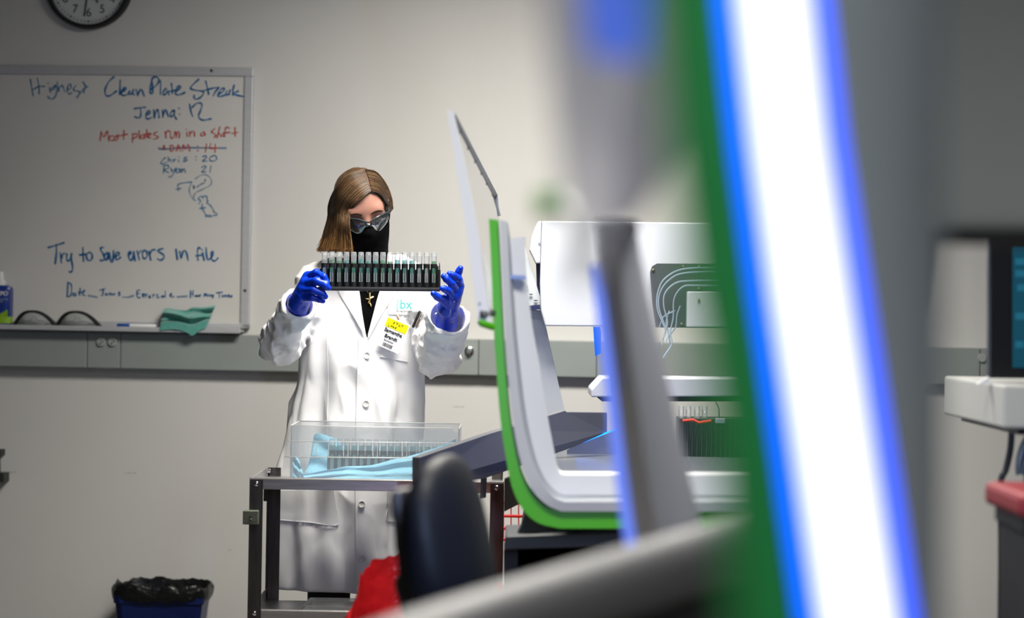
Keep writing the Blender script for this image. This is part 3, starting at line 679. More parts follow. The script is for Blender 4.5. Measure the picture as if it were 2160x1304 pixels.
pk = patch([(836, 674), (830, 700), (818, 728), (802, 752)], [(864, 677), (864, 705), (863, 735), (860, 763)], 10, lambda u, v: .002+.009*(1-v)*math.sin(math.pi*u), snug=True).build('chest_pocket', coat_m, person, smooth=True)
patch([(590, 1035), (590, 1060), (590, 1085), (591, 1098)], [(704, 1034), (708, 1060), (711, 1085), (713, 1108)], 10, lambda u, v: .0025+.005*(1-v), snug=True).build('hip_pocket', coat_m, person, smooth=True)
patch([(818, 1034), (818, 1060), (818, 1085), (818, 1100)], [(872, 1035), (871, 1060), (870, 1085), (869, 1100)], 8, lambda u, v: .0025+.005*(1-v), snug=True).build('hip_pocket', coat_m, person, smooth=True)
seam([(590, 1097), (650, 1102), (712, 1107), (709, 1070), (704, 1036)], off=.004)
seam([(818, 1036), (818, 1070), (818, 1099), (868, 1100)], off=.004)
seam([(802, 752), (835, 759), (860, 763)], off=.003)
# embroidered patch above the pocket
pt_ = patch([(821, 633), (818, 641), (818, 654), (821, 663)], [(883, 633), (887, 641), (886, 656), (881, 665)], 8, .004, snug=True).build('name_patch', pm('patch_white', (.82, .82, .82), rough=.8, bump=.2, bscale=400), coat, smooth=True)
aqua = pm('aqua_thread', (.10, .52, .50), rough=.7)
def chest_frame(x, y, off, rot=0.):
    l, r, o = on_coat(x-13, y, 0), on_coat(x+13, y, 0), on_coat(x, y, 0); X_ = (r-l).normalized(); n_ = X_.cross(Vector((0, 0, 1)))
    k = max((o-l).dot(n_), 0)
    return frame((l+r)/2+n_*(k+off), X_, Vector((0, 0, 1)))
text('embroidery', 'bx', .040, aqua, coat, chest_frame(859, 643, .0105), bold=.0006)
em = MB()
fr_ = chest_frame(838, 643, .0105)
for i in range(5): em.box(fr_ @ Vector((-.002+.0*i, -.012+.006*i, .0005)), (.007-.002*(i % 2), .001, .0032))
em.build('embroidery', aqua, coat)
text('embroidery', 'Infinity BiologiX', .0072, ink, coat, chest_frame(854, 657, .0105), bold=.0001)

# gloves
def glove(name, chains, palm, wrist, cuff, elbow):
    def fn(G):
        cu2 = cuff+(elbow-cuff).normalized()*.06; d = smin(s_cap(G, wrist, cuff, .027, .030), s_cap(G, cuff, cu2, .030, .030), .01)
        for (a, ra), (b, rb) in palm: d = smin(d, s_cap(G, a, b, ra, rb), .012)
        fd = None
        for ch in chains:
            c = None
            for (a, ra), (b, rb) in zip(ch, ch[1:]):
                e = s_cap(G, a, b, ra, rb); c = e if c is None else smin(c, e, .004)
            d = np.where(np.isfinite(d), smin(d, c, .0045), d)
        X, Y, Z = G
        w1 = noise(X*60+Z*70, Y*60, Z*60-X*50); return d-(1-np.abs(w1)*2)*.0007
    pts = [p for ch in chains for p, _ in ch]+[wrist, cuff]
    pts.append(cuff+(elbow-cuff).normalized()*.07); lo = [min(p[i] for p in pts)-.05 for i in range(3)]; hi = [max(p[i] for p in pts)+.05 for i in range(3)]
    return solid(name, nitrile, person, fn, lo, hi, .0019, 2)
wr = P(630, 640, 7.065); cf = WRR+(ELR-WRR).normalized()*.03; kn_ = [P(650, 584, 7.025), P(644, 597, 7.015), P(640, 612, 7.015), P(637, 627, 7.02)]
glove('glove', [
    [(kn_[0], .0125), (P(667, 575, 6.99), .0105), (P(683, 584, 6.972), .0098), (P(689, 596, 6.972), .0085)],
    [(kn_[1], .013), (P(668, 593, 6.972), .0115), (P(686, 602, 6.966), .0105), (P(693, 608, 6.968), .0085)],
    [(kn_[2], .013), (P(662, 612, 6.975), .0112), (P(680, 620, 6.972), .0102), (P(686, 626, 6.974), .0082)],
    [(kn_[3], .0115), (P(658, 628, 6.99), .0098), (P(674, 632, 6.99), .0088), (P(681, 635, 6.99), .0072)],
    [(P(634, 612, 7.06), .014), (P(656, 594, 7.068), .0125), (P(674, 588, 7.05), .011), (P(686, 588, 7.034), .009)]],
    [((wr, .026), (k, .0165)) for k in kn_], wr, cf, ELR)
wr = P(945, 650, 7.085); cf = WRL+(ELL-WRL).normalized()*.03
kn_ = [P(964, 592, 7.06), P(967, 604, 7.045), P(963, 617, 7.035), P(957, 628, 7.03)]
glove('glove', [
    [(kn_[0], .0125), (P(965, 580, 7.065), .0108), (P(968, 573, 7.06), .0100), (P(971, 566, 7.055), .0085)],
    [(kn_[1], .0132), (P(966, 588, 7.02), .0115), (P(955, 581, 7.005), .0102), (P(948, 578, 7.0), .0085)],
    [(kn_[2], .0130), (P(953, 599, 7.005), .0112), (P(942, 589, 6.997), .0102), (P(936, 583, 6.995), .0085)],
    [(kn_[3], .0120), (P(946, 614, 7.0), .0105), (P(938, 610, 6.99), .0096), (P(933, 609, 6.985), .008)],
    [(P(948, 640, 7.055), .0145), (P(935, 632, 7.01), .012), (P(923, 627, 6.985), .0108), (P(914, 620, 6.975), .0088)]],
    [((wr, .026), (k, .0175)) for k in kn_], wr, cf, ELL)

# face covering
def gaiter_sdf(G):
    g = local(G, HC, HR); x, y, z = g
    d = head_sdf(G)-.0055
    d = smin(d, s_cap(g, (0, -.045, -.06), (0, -.045, -.09), .058, .045), .03)
    d = smax(d, z-(-.014+np.clip(-(y+.085), 0, .03)*.5+np.clip(y+.08, 0, .1)*.10), .003)
    d = smax(d, y-.045, .004)
    nk = s_cap(G, NB+Vector((.010, -.005, -.05)), hd(.006, -.005, -.085), .068, .068)
    d = smin(d, nk, .03)
    X, Y, Z = G; d = d-np.abs(noise(X*30, Y*30, Z*80))*.003*np.clip((HC.z-.08-Z)*20, 0, 1)
    return smax(d, 1.36-Z, .004)
solid('face_covering', blackcloth, person, gaiter_sdf, (-.56, 7.14, 1.34), (-.30, 7.52, 1.62), .0035, 2)

# hair: a base volume and combed locks
hair_m = pm('hair_brown', (.050, .027, .013), rough=.36, var=.15, vscale=20)
tip_m = pm('hair_tips', (.125, .062, .022), rough=.4, var=.15, vscale=20)
HAIR = [hair_m, tip_m, pm('hair_shade', (.026, .014, .007), rough=.38, var=.1), pm('hair_light', (.095, .056, .028), rough=.34, var=.1), pm('hair_tip_light', (.21, .112, .042), rough=.38, var=.1), pm('hair_tip_shade', (.07, .034, .012), rough=.4, var=.1)]
lk = [P(726, 425, 7.325), P(722, 470, 7.325), P(717, 500, 7.32), P(712, 516, 7.32)]
def hair_sdf(G):
    g = local(G, HC, HR); x, y, z = g
    d = s_ell(g, (0, .016, .026), (.081, .098, .105))
    d = smax(d, -s_ell(g, (.022, -.120, .004), (.066, .085, .098)), .006)
    d = smin(d, s_cap(g, (0, .05, -.01), (-.01, .06, -.08), .06, .05), .03)
    for a, b, ra, rb in ((lk[0], lk[1], .018, .020), (lk[1], lk[2], .020, .026), (lk[2], lk[3], .026, .030)): d = smin(d, s_cap(G, a, b, ra, rb), .02)
    d = smax(d, -s_cap(g, (.012, -.06, .125), (.010, .02, .14), .004, .003), .004)
    X, Y, Z = G; d = d-noise(X*140, Y*140, Z*9)*.0016-noise(X*60, Y*60, Z*6)*.0022
    return smax(d, P(706, 529, 7.3).z-Z+.004*np.sin(X*160), .004)
hair = solid('hair', [hair_m, tip_m], person, hair_sdf, (-.60, 7.16, 1.40), (-.32, 7.50, 1.74), .003, 1,
             lambda c: (c[:, 2] < P(706, 505, 7.3).z+.012*np.sin(c[:, 0]*300)).astype(int))
def on_head(x, y, inf=.004):
    """where the line of sight through x, y meets the scalp (or passes nearest to it)"""
    c = Vector((0, .016, .026)); r = Vector((.081+inf, .098+inf, .105+inf)); iv = HR.transposed()
    o = iv @ (CAM-HC)-c; d = iv @ (P(x, y, 1)-CAM).normalized()
    o2 = Vector([o[i]/r[i] for i in range(3)]); d2 = Vector([d[i]/r[i] for i in range(3)])
    A = d2.dot(d2); B = o2.dot(d2); C_ = o2.dot(o2)-1; D = B*B-A*C_
    t = (-B-math.sqrt(D))/A if D > 0 else -B/A
    return HC+HR @ (o+d*t+c)
def strands(n, front, back, nhead, dfree, name, flip, rad=.0013, seed=1, mid=None):
    """locks between a front edge and a back edge drawn in the picture; the first nhead points follow the scalp"""
    rg = random.Random(seed); mb = MB()
    for i in range(n):
        s = (i+rg.random())/n; lay = rg.random(); pts = []; tone = rg.choice((0, 0, 2, 3, 3)); tipt = rg.choice((1, 1, 4, 4, 5))
        for k, (a, b) in enumerate(zip(front, back)):
            x = lerp(a[0], b[0], s)+rg.gauss(0, .5); y = lerp(a[1], b[1], s)+rg.gauss(0, .4)
            if mid: x += mid[k][0]*math.sin(math.pi*s); y += mid[k][1]*math.sin(math.pi*s)
            if k < nhead: pts.append(on_head(x, y, .001+.006*lay))
            else:
                d = lerp(dfree[0], dfree[1], s)-.028*math.sin(math.pi*min(1, s*1.1))+.018*lay*(.3+.7*s)
                pts.append(P(x, y, d))
        if flip:
            e = pts[-1]+Vector((rg.gauss(0, .0015), rg.gauss(0, .002), rg.gauss(0, .0035))); pts[-1] = e
            pts.append(e+Vector((-.002-.008*s*rg.random(), -.003, -.006+.004*s)))
        q = crom(pts, 6); m_ = len(q)
        r = [rad*(.7+.5*rg.random())*(1-.78*(j/(m_-1))**5)*(.55 if j == 0 else 1) for j in range(m_)]
        z0 = P(706, 496+rg.gauss(0, 9), 7.3).z; k = next((j for j in range(m_) if q[j].z < z0), m_-1)
        mb.tube(q[:k+1], r[:k+1], 4, mi=tone)
        if k < m_-2: mb.tube(q[k:], r[k:], 4, mi=tipt)
    return mb.build(name, HAIR, hair, smooth=True)
strands(720, [(782, 404), (767, 416), (751, 431), (739, 449), (737, 474), (741, 504), (744, 527)],
        [(768, 357), (733, 370), (706, 399), (693, 432), (691, 458), (683, 488), (672, 524)], 4, (7.206, 7.345), 'lock', True, seed=3)
strands(330, [(785, 404), (798, 407), (810, 419), (818, 437), (821, 452)], [(771, 357), (795, 364), (815, 390), (826, 417), (829, 440)], 5, (7.25, 7.35), 'lock', False, seed=5)
MB().tube([on_head(x, y, .0035) for x, y in ((783, 402), (779, 390), (775, 376), (771, 364))], [.0010, .0009, .0008, .0006], 6).build('parting', skin, hair, smooth=True)
MB().tube(crom([hd(.071, -.052, .075), hd(.078, -.043, .062), hd(.080, -.042, .050), hd(.074, -.05, .046), hd(.079, -.045, .04)], 5), .0013, 6).build('hair_pin', pm('rose_gold', (.65, .35, .2), rough=.25, metal=1), person, smooth=True)

# safety glasses on the face
sg = bpy.data.objects.new('safety_glasses_worn', None); sg.name = 'worn_glasses'; COL.objects.link(sg); sg.parent = person
fr_m = pm('smoke_frame', (.02, .03, .035), rough=.25); ln_m = clear_mat('smoke_lens', (.16, .22, .25), .16, .03, .7)
def gy(x): return -.107+(x/.07)**2*.040
MB().tube(crom([hd(x, gy(x)-.001, z) for x, z in ((-.072, .012), (-.055, .0135), (-.03, .013), (-.012, .006), (0, .002), (.012, .006), (.03, .013), (.055, .0135), (.072, .012))], 5), .0028, 8).build('brow_bar', fr_m, sg, smooth=True)
MB().tube(crom([hd(-.009, gy(0)-.001, .003), hd(-.006, gy(0)-.003, -.009), hd(0, gy(0)-.003, -.006), hd(.006, gy(0)-.003, -.009), hd(.009, gy(0)-.001, .003)], 5), .0035, 8).build('nose_bridge', fr_m, sg, smooth=True)
for s in (-1, 1):
    def lens(u, v):
        x = s*lerp(.008, .069, u); top = .012 if u > .1 else lerp(.004, .012, u/.1); bot = lerp(-.012, -.034, min(1, u/.28)) if u < .28 else lerp(-.034, -.010, ((u-.28)/.72)**1.6)
        return hd(x, gy(x)-.001-.004*math.sin(math.pi*v), lerp(top, bot, v))
    MB().grid(lens, 16, 8, HR @ Vector((0, .0016, 0))).build('lens', ln_m, sg, smooth=True)
    MB().tube([lens(i/12, 1)+HR @ Vector((0, .0008, 0)) for i in range(3, 12)], .0008, 6).build('lens_edge', pm('lens_edge', (.7, .75, .78), rough=.1), sg, smooth=True)
    MB().tube(crom([hd(s*.072, gy(.072), .012), hd(s*.080, -.02, .010), hd(s*.082, .02, .004)], 5), .003, 6).build('temple', fr_m, sg, smooth=True)

# necklace with a small gold bird pendant
gold = pm('gold', (.85, .62, .25), rough=.25, metal=1)
nk = MB().tube([px_on_front(x, y, -.008) for x, y in ((742, 575), (758, 596), (772, 612), (780, 621))]+[px_on_front(x, y, -.008) for x, y in ((788, 612), (800, 596), (812, 575))], .0007, 5).build('necklace', gold, person, smooth=True)
pc = [px_on_front(x, y, -.006) for x, y in ((780, 618), (780, 630), (779, 641))]
mb = MB().tube(pc, [.0018, .0036, .0024], 8)
mb.tube([px_on_front(x, y, -.006) for x, y in ((772, 630), (778, 631), (786, 627), (788, 626))], [.0008, .002, .0026, .001], 6)
mb.tube([px_on_front(x, y, -.006) for x, y in ((778, 636), (782, 642), (783, 647))], [.0026, .0022, .0012], 6); mb.tube([px_on_front(x, y, -.006) for x, y in ((779, 634), (777, 640))], [.002, .001], 6)
mb.build('pendant', gold, nk, smooth=True)

# badge clipped to the coat and pens in the pocket (things of their own)
bc = on_coat(830, 707, .028)
ang = math.radians(-22)
bX = Vector((math.cos(ang), -.12, math.sin(ang))).normalized(); bY = Vector((-math.sin(ang), -.04, math.cos(ang))); bY = (bY-bX*bY.dot(bX)).normalized(); bZ = bX.cross(bY)
bg = thing('name_badge', 'white paper name badge with yellow highlighted strip on the coat pocket', 'badge', bc)
def bpt(x, y, o=0.): return bc+bX*x+bY*y+bZ*o
def bslab(x0, x1, y0, y1, o0, o1): return MB().hexa([bpt(x0, y0, o0), bpt(x1, y0, o0), bpt(x1, y1, o0), bpt(x0, y1, o0), bpt(x0, y0, o1), bpt(x1, y0, o1), bpt(x1, y1, o1), bpt(x0, y1, o1)])
bslab(-.036, .036, -.047, .047, -.0012, 0).build('card', pm('badge_paper', (.80, .80, .83), rough=.45), bg)
bslab(-.036, .033, .016, .043, .0001, .0005).build('yellow_strip', pm('highlighter_yellow', (.88, .80, .0), rough=.5), bg)
bm4 = lambda x, y: frame(bpt(x, y, .0007), bX, bY)
text('lettering', 'Samantha', .0150, ink, bg, bm4(-.003, .007), bold=.0003); text('lettering', 'Brandt', .0150, ink, bg, bm4(-.004, -.0105), bold=.0003)
text('small_print', 'Extraction', .0075, pm('grey_ink', (.2, .2, .2), rough=.6), bg, bm4(-.006, -.0225))
hw_ = MB()
def bstroke(pts): 
    q = [bpt(x, y, .0009) for x, y in pts]; hw_.tube(q, .0006, 5)
for st in ([(-.010, .038), (-.014, .036), (-.011, .033), (-.015, .031)], [(-.006, .038), (.001, .038)], [(-.0025, .038), (-.0025, .031)], [(.003, .030), (.006, .038), (.009, .030)], [(.004, .033), (.008, .033)], [(.011, .038), (.019, .038)], [(.015, .038), (.015, .031)],
           [(-.026, .028), (-.026, .020), (-.021, .020)], [(-.018, .023), (-.014, .024), (-.015, .026), (-.018, .023), (-.014, .020)], [(-.008, .025), (-.012, .023), (-.009, .020), (-.008, .025), (-.007, .020)], [(-.002, .024), (-.005, .022), (-.002, .020), (-.001, .029), (-.001, .020)]): bstroke(st)
hw_.build('handwriting', ink, bg, smooth=True)
bcod = MB(); x = -.020
rb = random.Random(3)
while x < .010:
    wd = rb.choice((.0006, .0012, .0018)); s_ = bslab(x, x+wd, -.042, -.031, .0002, .0006); bcod.add(s_.v, s_.f); x += wd+rb.choice((.0008, .0014))
bcod.build('barcode', ink, bg)
cl = MB(); cl.tube([bpt(.004, .047, -.002), bpt(.003, .056, -.006), bpt(.002, .062, -.014)], .003, 8, flat=.5); cl.build('clip', pm('clip_clear', (.6, .6, .62), rough=.3), bg, smooth=True)
for (x0, y0, x1, y1, r, m, lab) in ((871, 690, 886, 656, .0045, pm('pen_black', (.012, .012, .013), rough=.3), 'black pen standing in the coat chest pocket'), (878, 690, 891, 663, .004, pm('pen_bronze', (.16, .13, .11), rough=.3, metal=.4), 'bronze pen behind the black pen in the chest pocket'), (846, 690, 838, 664, .0042, pm('pen_tan', (.45, .33, .26), rough=.4), 'tan pen at the badge side of the chest pocket')):
    a, b = on_coat(x0, y0, .004), on_coat(x1, y1, .010)
    t = thing('pen', lab, 'pen', a, 'pens in the coat pocket')
    MB().tube([a, lerp(a, b, .9), b], [r, r, r*.5], 10).build('barrel', m, t, smooth=True)
    MB().tube([lerp(a, b, .98)+Vector((0, -r, 0)), lerp(a, b, .6)+Vector((0, -r*1.5, 0))], r*.3, 6).build('clip', chrome if 'bronze' in lab else m, t, smooth=True)

# ---------------------------------------------------------------- racks and tubes
rack_m = pm('rack_black', (.008, .009, .010), rough=.42, bump=.03); glint_m = pm('glint_white', (.42, .45, .47), rough=.4); glint_g = pm('glint_teal', (.03, .20, .17), rough=.35)
tube_m = clear_mat('tube_plastic', (.95, .97, .99), .25, .12, .3)
NT_ = 16; PX = .0211
def make_rack():
    t = thing('tube_rack', 'black sixteen slot tube rack held up in both gloved hands', 'tube rack')
    b = MB(); b.box((0, 0, .006), (.352, .030, .011)); b.box((0, -.0153, .007), (.350, .0012, .006)); b.build('base', pm('rack_base', (.03, .03, .032), rough=.4), t, bevel=.0015)
    MB().box((0, .012, .038), (.346, .002, .052)).build('back_rail', rack_m, t, bevel=.0006)
    for i in range(NT_):
        x = (i-(NT_-1)/2)*PX; s = MB(); k = 20; ri, ro = .0084, .0098
        def ring(z0, z1, gap):
            lo_, hi_ = (-math.pi/2+gap, 1.5*math.pi-gap)
            n = k; v = []; closed = gap == 0
            for j in range(n+1):
                th = lo_+(hi_-lo_)*j/n
                for r_, z_ in ((ri, z0), (ro, z0), (ro, z1), (ri, z1)): v.append((x+r_*math.cos(th), r_*math.sin(th), z_))
            f_ = []
            for j in range(n):
                for q in range(4): f_.append((j*4+q, j*4+(q+1) % 4, (j+1)*4+(q+1) % 4, (j+1)*4+q))
            if not closed: f_ += [(0, 1, 2, 3), tuple(n*4+q for q in (3, 2, 1, 0))]
            s.add(v, f_)
        ring(.010, .026, 0); ring(.026, .068, .40); ring(.068, .080, 0)
        sl = s.build('sleeve', rack_m, t, smooth=True)
        e = MB(); g_ = .40; ex_ = ro*math.sin(g_); ey = -ro*math.cos(g_)
        e.tube([(x-ex_, ey-.0002, .053), (x-ex_, ey-.0002, .0265), (x+ex_, ey-.0002, .0265), (x+ex_, ey-.0002, .053)], .00065, 5); e.build('slot_glint', glint_m, sl)  # pale bead drawn for the bright reflections along the tube edges
        e = MB()
        for q in (-1, 1): e.tube([(x+q*ex_, ey-.0002, .067), (x+q*ex_, ey-.0002, .053)], .00065, 5)
        e.build('slot_glint', glint_g, sl)  # upper part of those reflections, in the liquid's tint
        MB().box((x+PX/2, -.014, .0125), (.007, .002, .002)).build('tab', rack_m, sl)
    h = MB(); h.box((.1745, 0, .034), (.006, .026, .06)); h.box((.1695, .003, .04), (.004, .012, .07)); h.build('end_plate', rack_m, t, bevel=.001)
    MB().tube([(.1745, 0, .06), (.1745, 0, .085)], .0016, 8).build('pin', rack_m, t, smooth=True)
    return t
def copy_tree(o, parent=None, loc=None):
    c = o.copy(); COL.objects.link(c)
    if parent is not None: c.parent = parent
    for ch in list(o.children): copy_tree(ch, c)
    return c
LIQ = {'clear': None, 'mint': (.45, .80, .55), 'aqua': (.40, .82, .80), 'teal': (.40, .78, .76)}
TUBES = {}
def make_tube(col, h):
    t = thing('sample_tube', 'tube', 'sample tube')
    MB().lathe([(.004, .013), (.0078, .018), (.0080, .100), (.0086, .101), (.0086, .104), (.0080, .105), (.0080, .112), (.0062, .113), (.0062, .111)], (0, 0, 0), None, 18, cap=False).build('tube_body', tube_m, t, smooth=True)
    if col != 'clear':
        MB().lathe([(.003, .015), (.0070, .020), (.0070, h-.001), (.0055, h)], (0, 0, 0), None, 16).build('liquid', clear_mat('liquid_'+col, LIQ[col], .55, .1, .1), t, smooth=True)
    return t
ORD = 'first second third fourth fifth sixth seventh eighth ninth tenth eleventh twelfth thirteenth fourteenth fifteenth sixteenth'.split()
seq = ['clear', 'mint', 'mint', 'aqua', 'mint', 'aqua', 'aqua', 'aqua', 'mint', 'mint', 'aqua', 'aqua', 'aqua', 'clear', 'clear', 'mint']
hts = [0, .091, .088, .089, .087, .094, .088, .089, .091, .086, .091, .091, .090, 0, 0, .089]
rack = make_rack()
RM = Matrix.Identity(4); RM.translation = P(799.5, 614.5, 7.0)
Rr = Matrix((RV, FV, UV)).transposed() @ Matrix.Rotation(math.radians(.5), 3, 'Y')
def place(o, loc, R): o.location = loc; o.rotation_euler = R.to_euler()
place(rack, P(799.5, 614.5, 7.0), Rr)
for i in range(NT_):
    t = make_tube(seq[i], hts[i]) ; t['label'] = ('empty clear tube' if seq[i] == 'clear' else 'clear tube with %s liquid' % seq[i])+', %s from the left in the held rack' % ORD[i]; t['group'] = 'tubes in the held rack'
    place(t, P(799.5, 614.5, 7.0)+Rr @ Vector(((i-(NT_-1)/2)*PX, 0, 0)), Rr)

# ---------------------------------------------------------------- steel cart
steel = pm('brushed_steel', (.68, .66, .65), rough=.30, metal=.95, var=.12, vscale=25, stretch=(.4, 1, 6), bump=.02, bscale=60)
steel_d = pm('brushed_steel_legs', (.11, .10, .098), rough=.36, metal=.9, var=.2, vscale=14, stretch=(6, 6, .5))
cx0, cx1, cyF, cyB = P(528, 1012, 6.7).x, P(1062, 1016, 6.7).x, 6.70, 7.21
czT = (P(528, 1012, 6.7).z+P(1062, 1015, 6.7).z)/2; RIM = .028; czF = czT-RIM
cart = thing('utility_cart', 'stainless steel utility cart in front of the person', 'cart', ((cx0+cx1)/2, (cyF+cyB)/2, 0))
def pan(z, rim, name):
    m_ = MB(); m_.box(((cx0+cx1)/2, (cyF+cyB)/2, z-.001), (cx1-cx0, cyB-cyF, .002))
    m_.box(((cx0+cx1)/2, cyF-.001, z+rim/2), (cx1-cx0, .003, rim)); m_.tube([(cx0, cyF-.0005, z+rim), (cx1, cyF-.0005, z+rim)], .0035, 8)
    for x in (cx0, cx1): m_.box((x, (cyF+cyB)/2, z+rim/2), (.003, cyB-cyF, rim)); m_.tube([(x, cyF, z+rim), (x, cyB, z+rim)], .0025, 8)
    return m_.build(name, steel, cart)
pan(czF, RIM, 'top_tray')
lz = P(700, 1290, 6.7).z; pan(lz-.034, .034, 'lower_shelf'); pan(.16, .03, 'bottom_shelf')
for x, sx in ((cx0, 1), (cx1, -1)):
    for y, sy in ((cyF-.003, 1), (cyB+.003, -1)):
        lg = MB(); lw = .036
        lg.box((x+sx*lw/2, y, (.09+czT-.004)/2), (lw, .003, czT-.004-.09)); lg.box((x, y+sy*lw/2, (.09+czT-.004)/2), (.003, lw, czT-.004-.09))
        o = lg.build('leg', steel_d, cart)
        cs = MB(); cs.tube([(x+sx*.015, y-.012, .045), (x+sx*.015, y+.012, .045)], .045, 20); cs.box((x+sx*.015, y, .085), (.03, .034, .012)); cs.build('caster', pm('caster_rubber', (.06, .06, .065), rough=.6), cart)
Ry = Matrix.Rotation(math.radians(90), 3, 'X')
sb = MB()
for x in (cx0+.018, cx1-.018):
    for z in (czT-.015, lz-.008): sb.lathe([(.007, 0), (.0068, .003), (.004, .0058), (.001, .0062)], (x, cyF-.0045, z), Ry, 12)
sb.lathe([(.007, 0), (.0068, .003), (.004, .0058)], (cx0+.002, cyB-.02, czT-.012), Matrix.Rotation(math.radians(90), 3, 'Y'), 12)
sb.build('screw', chrome, cart, smooth=True)
for x, z0_, nm in ((cx0, P(533, 1090, 6.7).z, 'bumper'),):
    s_ = -1 if x == cx0 else 1
    b = MB().box((x+s_*-.006, cyF-.022, z0_), (.042, .034, .038)).build(nm, pm('bumper_green', (.10, .115, .085), rough=.7, var=.2, vscale=60, stretch=(1, 1, 6)), cart, bevel=.002)
    MB().lathe([(.006, 0), (.005, .003), (.001, .0036)], (x+s_*-.008, cyF-.0395, z0_), Ry, 12).build('screw', chrome, b, smooth=True)
    MB().box((x+s_*-.006, cyB+.022, z0_+.02), (.042, .034, .038)).build(nm, MATS['bumper_green'], cart, bevel=.002)

# ---------------------------------------------------------------- tote on the cart, its pad, rack and tubes
tp = clear_mat('tote_plastic', (.96, .97, .98), .22, .2, .15); tpr = clear_mat('tote_rib', (.98, .98, .98), .75, .3, .1)
tF, tB = 6.80, 7.08; tz0 = czF+.002
tX0, tX1 = P(613, 950, tF).x, P(968, 950, tF).x; tzt = P(790, 901, tF).z
tote = thing('storage_tote', 'clear plastic tote lined with blue pads on the steel cart', 'tote', ((tX0+tX1)/2, (tF+tB)/2, tz0))
def tw(px, py, d): return P(px, py, d)
pl = [tw(613, 1018, tF), tw(967, 1018, tF), tw(974, 903, tF), tw(969, 904, tF), tw(966, 912, tF), tw(960, 912, tF), tw(955, 904, tF), tw(614, 900, tF)]
for p in pl[:2]: p.z = tz0
MB().prism(pl, (0, .0022, 0)).build('front_wall', tp, tote)
b0 = [Vector((tX0+.01, tB, tz0)), Vector((tX1-.01, tB, tz0)), Vector((tX1, tB, tzt)), Vector((tX0, tB, tzt))]
MB().prism(b0, (0, .0022, 0)).build('back_wall', tp, tote)
for x, q in ((tX0, 0), (tX1, 1)):
    xs = .0022 if q == 0 else -.0022
    MB().prism([(x, tF, tz0), (x, tB, tz0), (x, tB, tzt), (x, tF, tzt)], (xs, 0, 0)).build('side_wall', tp, tote)
MB().box(((tX0+tX1)/2, (tF+tB)/2, tz0+.001), (tX1-tX0, tB-tF, .002)).build('tote_base', tp, tote)
r_ = MB(); r_.tube([(tX0, tF-.002, tzt), (tX1-.02, tF-.002, tzt)], .0016, 6); r_.tube([(tX0, tB, tzt), (tX1, tB, tzt)], .0016, 6); r_.tube([(tX0, tF, tzt), (tX0, tB, tzt)], .0016, 6); r_.tube([(tX1, tF, tzt), (tX1, tB, tzt)], .0016, 6)
r_.build('rim', tpr, tote, smooth=True)
rb_ = MB()
rb_.tube([tw(607, 931, tF-.004), tw(966, 935, tF-.004)], .0013, 6); rb_.tube([tw(600, 964, tF-.004), tw(966, 967, tF-.004)], .0016, 6)
for x in (667, 693, 725, 734, 787, 796, 849, 858, 885): rb_.tube([tw(x, 932, tF-.003), tw(x, 966, tF-.003)], .0011, 6)
rb_.build('rib', tpr, tote, smooth=True)
fl = [tw(613, 902, tF-.001), tw(606, 935, tF-.02), tw(600, 965, tF-.02), tw(595, 993, tF-.02), tw(613, 993, tF-.001)]
MB().prism(fl, (0, .002, 0)).build('side_flange', tp, tote)
padm = pm('pad_blue', (.22, .52, .68), rough=.85, bump=.3, bscale=160, var=.12, vscale=20); 
from mathutils import noise as mn
def pad(top, bot, d0, d1, name, nu=40, nv=14, amp=.010, thick=.006, par=None):
    t = crom([(x, y, 0) for x, y in top], 8); b = crom([(x, y, 0) for x, y in bot], 8)
    def at(q, u): i = min(int(u*(len(q)-1)), len(q)-2); return q[i].lerp(q[i+1], u*(len(q)-1)-i)
    def fn(u, v):
        q = at(t, u).lerp(at(b, u), v); d = lerp(d1, d0, v)+amp*mn.noise(Vector((u*4, v*3+u*2, d0)))+.006*math.sin(v*14-u*6); q.y += 1.6*mn.noise(Vector((u*14, v*6, 3.3)))
        p = P(q.x, q.y, d); p.z = max(p.z, tz0+.004); return p
    return MB().grid(fn, nu, nv, (0, thick, 0)).build(name, padm, par, smooth=True)
pd = thing('absorbent_pad', 'pale blue absorbent pad crumpled inside the clear tote', 'absorbent pad', ((tX0+tX1)/2, (tF+tB)/2, tz0))
pad([(618, 1004), (650, 1000), (700, 990), (738, 984), (785, 981), (830, 969), (880, 958), (920, 944), (962, 926)], [(618, 1014), (700, 1015), (800, 1016), (900, 1016), (962, 1016)], 6.815, 6.87, 'front_fold', 60, 16, par=pd)
pad([(618, 965), (624, 962), (630, 968)], [(618, 1014), (628, 1014), (642, 1010)], 6.82, 6.84, 'corner_fold', 10, 12, .004, par=pd)
pad([(657, 962), (662, 920), (676, 915), (695, 921), (712, 928), (730, 941)], [(640, 1006), (660, 1010), (690, 1010), (715, 1008), (730, 1006)], 7.0, 7.05, 'back_fold', 30, 16, .005, par=pd)
MB().grid(lambda u, v: (lerp(tX0+.012, tX1-.012, u), lerp(tF+.02, tB-.02, v), tz0+.004+.003*abs(mn.noise(Vector((u*9, v*5, 0))))), 30, 14, (0, 0, .002)).build('floor_sheet', padm, pd, smooth=True)
r2 = copy_tree(rack); r2['label'] = 'black tube rack standing in the clear tote on the cart'
rloc = Vector((P(816, 1000, 6.98).x, 6.98, tz0+.011)); place(r2, rloc, Matrix.Rotation(math.radians(1), 3, 'Z'))
proto = make_tube('teal', .095)
for i in range(NT_):
    t = proto if i == 0 else copy_tree(proto)
    t['label'] = 'clear tube with teal liquid in the rack inside the tote'; t['group'] = 'tubes in the tote rack'
    place(t, rloc+Matrix.Rotation(math.radians(1), 3, 'Z') @ Vector(((i-(NT_-1)/2)*PX, 0, 0)), Matrix.Rotation(math.radians(1), 3, 'Z'))
